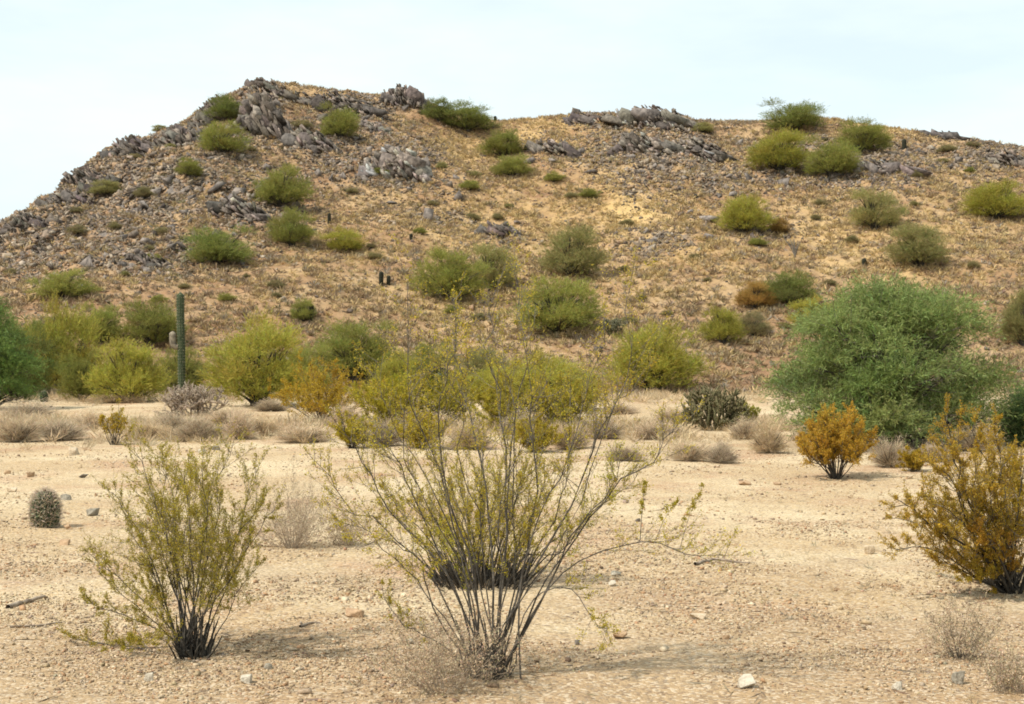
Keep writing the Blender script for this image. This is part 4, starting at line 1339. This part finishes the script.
def cholla(px, yb, w, h, label, seed, mat, spine, n0=16, thick=.030, group='chollas'):
    p = at(px, yb)
    s = p.y / F
    rng = np.random.default_rng(seed)
    W = w * s; H = h * s
    tb = Tubes(6)
    pts = []

    def grow(a, d, lvl):
        L = rng.uniform(.14, .24) * H
        r = thick * (1.15 - .15 * lvl) * rng.uniform(.85, 1.15)
        b = a + d * L
        m = np.linspace(0, 1, 5)[:, None]
        tb.add(a + (b - a) * m, r * np.array([.55, 1, 1.05, .95, .35]))
        pts.append(a + (b - a) * rng.uniform(0, 1.05, (22, 1)) + rand_dirs(22, rng) * r)
        if lvl < 4:
            for _ in range(rng.choice([1, 2, 2, 3])):
                dd = unit(d + rng.normal(0, .55, 3) + np.array([0, 0, .25]))
                q = b + dd * .1
                if abs(q[0]) < W * .52 and abs(q[1]) < W * .5 and q[2] < H * 1.0:
                    grow(b, dd, lvl + 1)
    for k in range(n0):
        az = k * 2.399
        rr = math.sqrt((k + .5) / n0)
        a = np.array([math.cos(az) * rr * W * .22, math.sin(az) * rr * W * .22, 0.0])
        grow(a, unit(np.array([math.cos(az) * rr * .9, math.sin(az) * rr * .9, .8]) + rng.normal(0, .15, 3)), 0)
    o = empty('cholla_cactus', p)
    link('joints', tb.build('joints', mat), o)
    P = np.concatenate(pts)
    V, T, c = blades(P, rand_dirs(len(P), rng) + [0, 0, .2], .055 * rng.uniform(.6, 1.2, len(P)), .009, vary(spine, len(P), rng, .2, .05), rng)
    link('spines', mesh_np('spines', V, T, M_DRY, c), o)
    return tag(o, label, 'cactus', group)


cholla(714, 430, 58, 46, 'bushy staghorn cholla left of the big green tree', 3, M_CHOLLA, (0.36, 0.29, 0.16), 24)
cholla(192, 416, 74, 34, 'low half-dead pale cholla below the saguaro', 4, M_DEAD, (0.52, 0.42, 0.32), 22)
cholla(614, 336, 24, 20, 'small pale cholla beside the big round green bush', 5, M_CHOLLA, (0.36, 0.36, 0.25), 8, group='chollas')

# an ocotillo-like spray on the right slope
p = at(795, 258)
tb = Tubes(4); rng = np.random.default_rng(77)
for k in range(14):
    e = np.array([rng.normal(0, .35), rng.normal(0, .35), rng.uniform(.9, 1.5)])
    tb.add(curve_pts([np.zeros(3), e * [.35, .35, .5], e], 6), np.linspace(.03, .012, 6))
tag(link('ocotillo', tb.build('ocotillo', M_GREYBARK), None, p), 'small upright fan of grey stalks on the right slope', 'plant')

# ------------------------------------------------------------------ single stones, sticks on the flat
STONE_M = {}
for key, c0, c1 in (('pale', (0.38, 0.33, 0.25), (0.54, 0.48, 0.38)), ('brown', (0.30, 0.19, 0.11), (0.44, 0.30, 0.18)),
                    ('grey', (0.17, 0.15, 0.115), (0.33, 0.29, 0.225)), ('tan', (0.42, 0.33, 0.22), (0.56, 0.45, 0.32)), ('dark', (0.10, 0.085, 0.07), (0.22, 0.19, 0.16))):
    STONE_M[key] = noisy_mat(key + '_stone', c0, c1, 14, bump=0.4, bscale=40)


def stone(px, yb, w, h, key, label):
    p = at(px, yb)
    s = p.y / F
    rng = np.random.default_rng(int(px * 7 + yb))
    v, t = hull(rng, 18, (1, .8, 1), .8)
    bm = bmesh.new()
    vs = [bm.verts.new(q) for q in v * np.array([w * s, w * s, h * s * 1.25])]
    for f in t: bm.faces.new([vs[i] for i in f])
    bmesh.ops.bevel(bm, geom=bm.edges[:], offset=w * s * .03, segments=1, affect='EDGES')
    me = bpy.data.meshes.new('stone'); bm.to_mesh(me); bm.free()
    me.materials.append(STONE_M[key])
    o = link('stone', me, None, p + Vector((0, 0, h * s * .4)))
    tag(o, label, 'stone', 'single stones on the flat')


for a in [
    (746, 689, 19, 15, 'pale', 'largest pale pointed stone at the bottom right of centre'),
    (958, 685, 14, 13, 'grey', 'grey-green stone below the grey dry shrub at bottom right'),
    (897, 691, 13, 8, 'pale', 'flat whitish stone at the very bottom right'),
    (869, 554, 12, 9, 'tan', 'tan stone alone on the flat left of the big golden creosote'),
    (620, 639, 17, 8, 'brown', 'smooth brown stone at the end of a drooping twig'),
    (726, 640, 8, 5, 'brown', 'small brown stone between the brown and the pale pointed stone'),
    (612, 587, 8, 6, 'pale', 'small white stone right of the straggly creosote'),
    (616, 576, 12, 5, 'pale', 'flat pale stone right of the straggly creosote'),
    (698, 619, 18, 6, 'tan', 'flat tan stone on the gravel right of centre'),
    (149, 681, 10, 9, 'pale', 'whitish stone below the left creosote'),
    (246, 685, 12, 9, 'pale', 'pale stone at the bottom edge right of the left creosote'),
    (410, 645, 9, 6, 'grey', 'small grey stone left of the straggly creosote stems'),
    (355, 617, 22, 8, 'brown', 'brown clump-like stone left of the straggly creosote'),
    (66, 500, 12, 6, 'grey', 'grey-green stone right of the stout barrel cactus'),
    (92, 516, 14, 8, 'grey', 'grey stone farther right of the stout barrel cactus'),
    (66, 529, 8, 5, 'brown', 'small brown stone at the foot of the stout barrel cactus'),
    (64, 545, 12, 6, 'brown', 'brown stone below the stout barrel cactus'),
    (31, 477, 8, 5, 'brown', 'brown stone on the flat above the stout barrel cactus'),
    (12, 492, 12, 5, 'tan', 'flat tan stone near the left edge'),
    (73, 455, 12, 8, 'tan', 'tan stone in front of the pinkish dry shrub'),
    (216, 450, 8, 5, 'dark', 'dark stone in front of the dark-based dry shrub'),
    (202, 454, 8, 5, 'pale', 'pale stone in front of the dark-based dry shrub'),
    (745, 485, 14, 4, 'brown', 'flat brown stone on the flat below the staghorn cholla'),
    (778, 485, 9, 3, 'brown', 'small brown stone right of the flat brown one'),
    (909, 479, 8, 4, 'tan', 'tan stone in front of the big green tree'),
    (638, 522, 6, 4, 'dark', 'tiny dark stone right of the slanting stems'),
    (577, 645, 6, 5, 'dark', 'tiny dark stone left of the smooth brown stone'),
    (268, 670, 9, 6, 'grey', 'small grey stone at the bottom left of centre'),
    (8, 474, 8, 4, 'brown', 'small brown stone at the left edge of the flat'),
    (84, 478, 10, 4, 'dark', 'flat dark stone right of the stones above the barrel cactus'),
]:
    stone(*a)


def stick(pts, r, label):
    p = at(*pts[0])
    P = []
    for a, b in pts:
        q = at(a, b); P.append(np.array([q.x - p.x, q.y - p.y, q.z - p.z + r * .9]))
    tb = Tubes(6)
    Pc = curve_pts(P, 10)
    Pc[:, 2] += np.random.default_rng(int(pts[0][0])).normal(0, r * .25, 10)
    tb.add(Pc, np.linspace(r, r * .45, 10))
    tag(link('fallen_stick', tb.build('fallen_stick', M_DEAD), None, p), label, 'stick', 'fallen sticks on the flat')


stick([(8, 609), (25, 604), (45, 601)], .022, 'thick fallen stick on the flat at far left')
stick([(10, 628), (40, 627), (62, 624)], .010, 'thin fallen stick below the thick one at far left')
stick([(695, 566), (715, 562), (750, 565)], .016, 'fallen dark stick right of the arching branch tip')
stick([(300, 628), (312, 625), (320, 624)], .010, 'short fallen twig left of the brown clump-like stone')
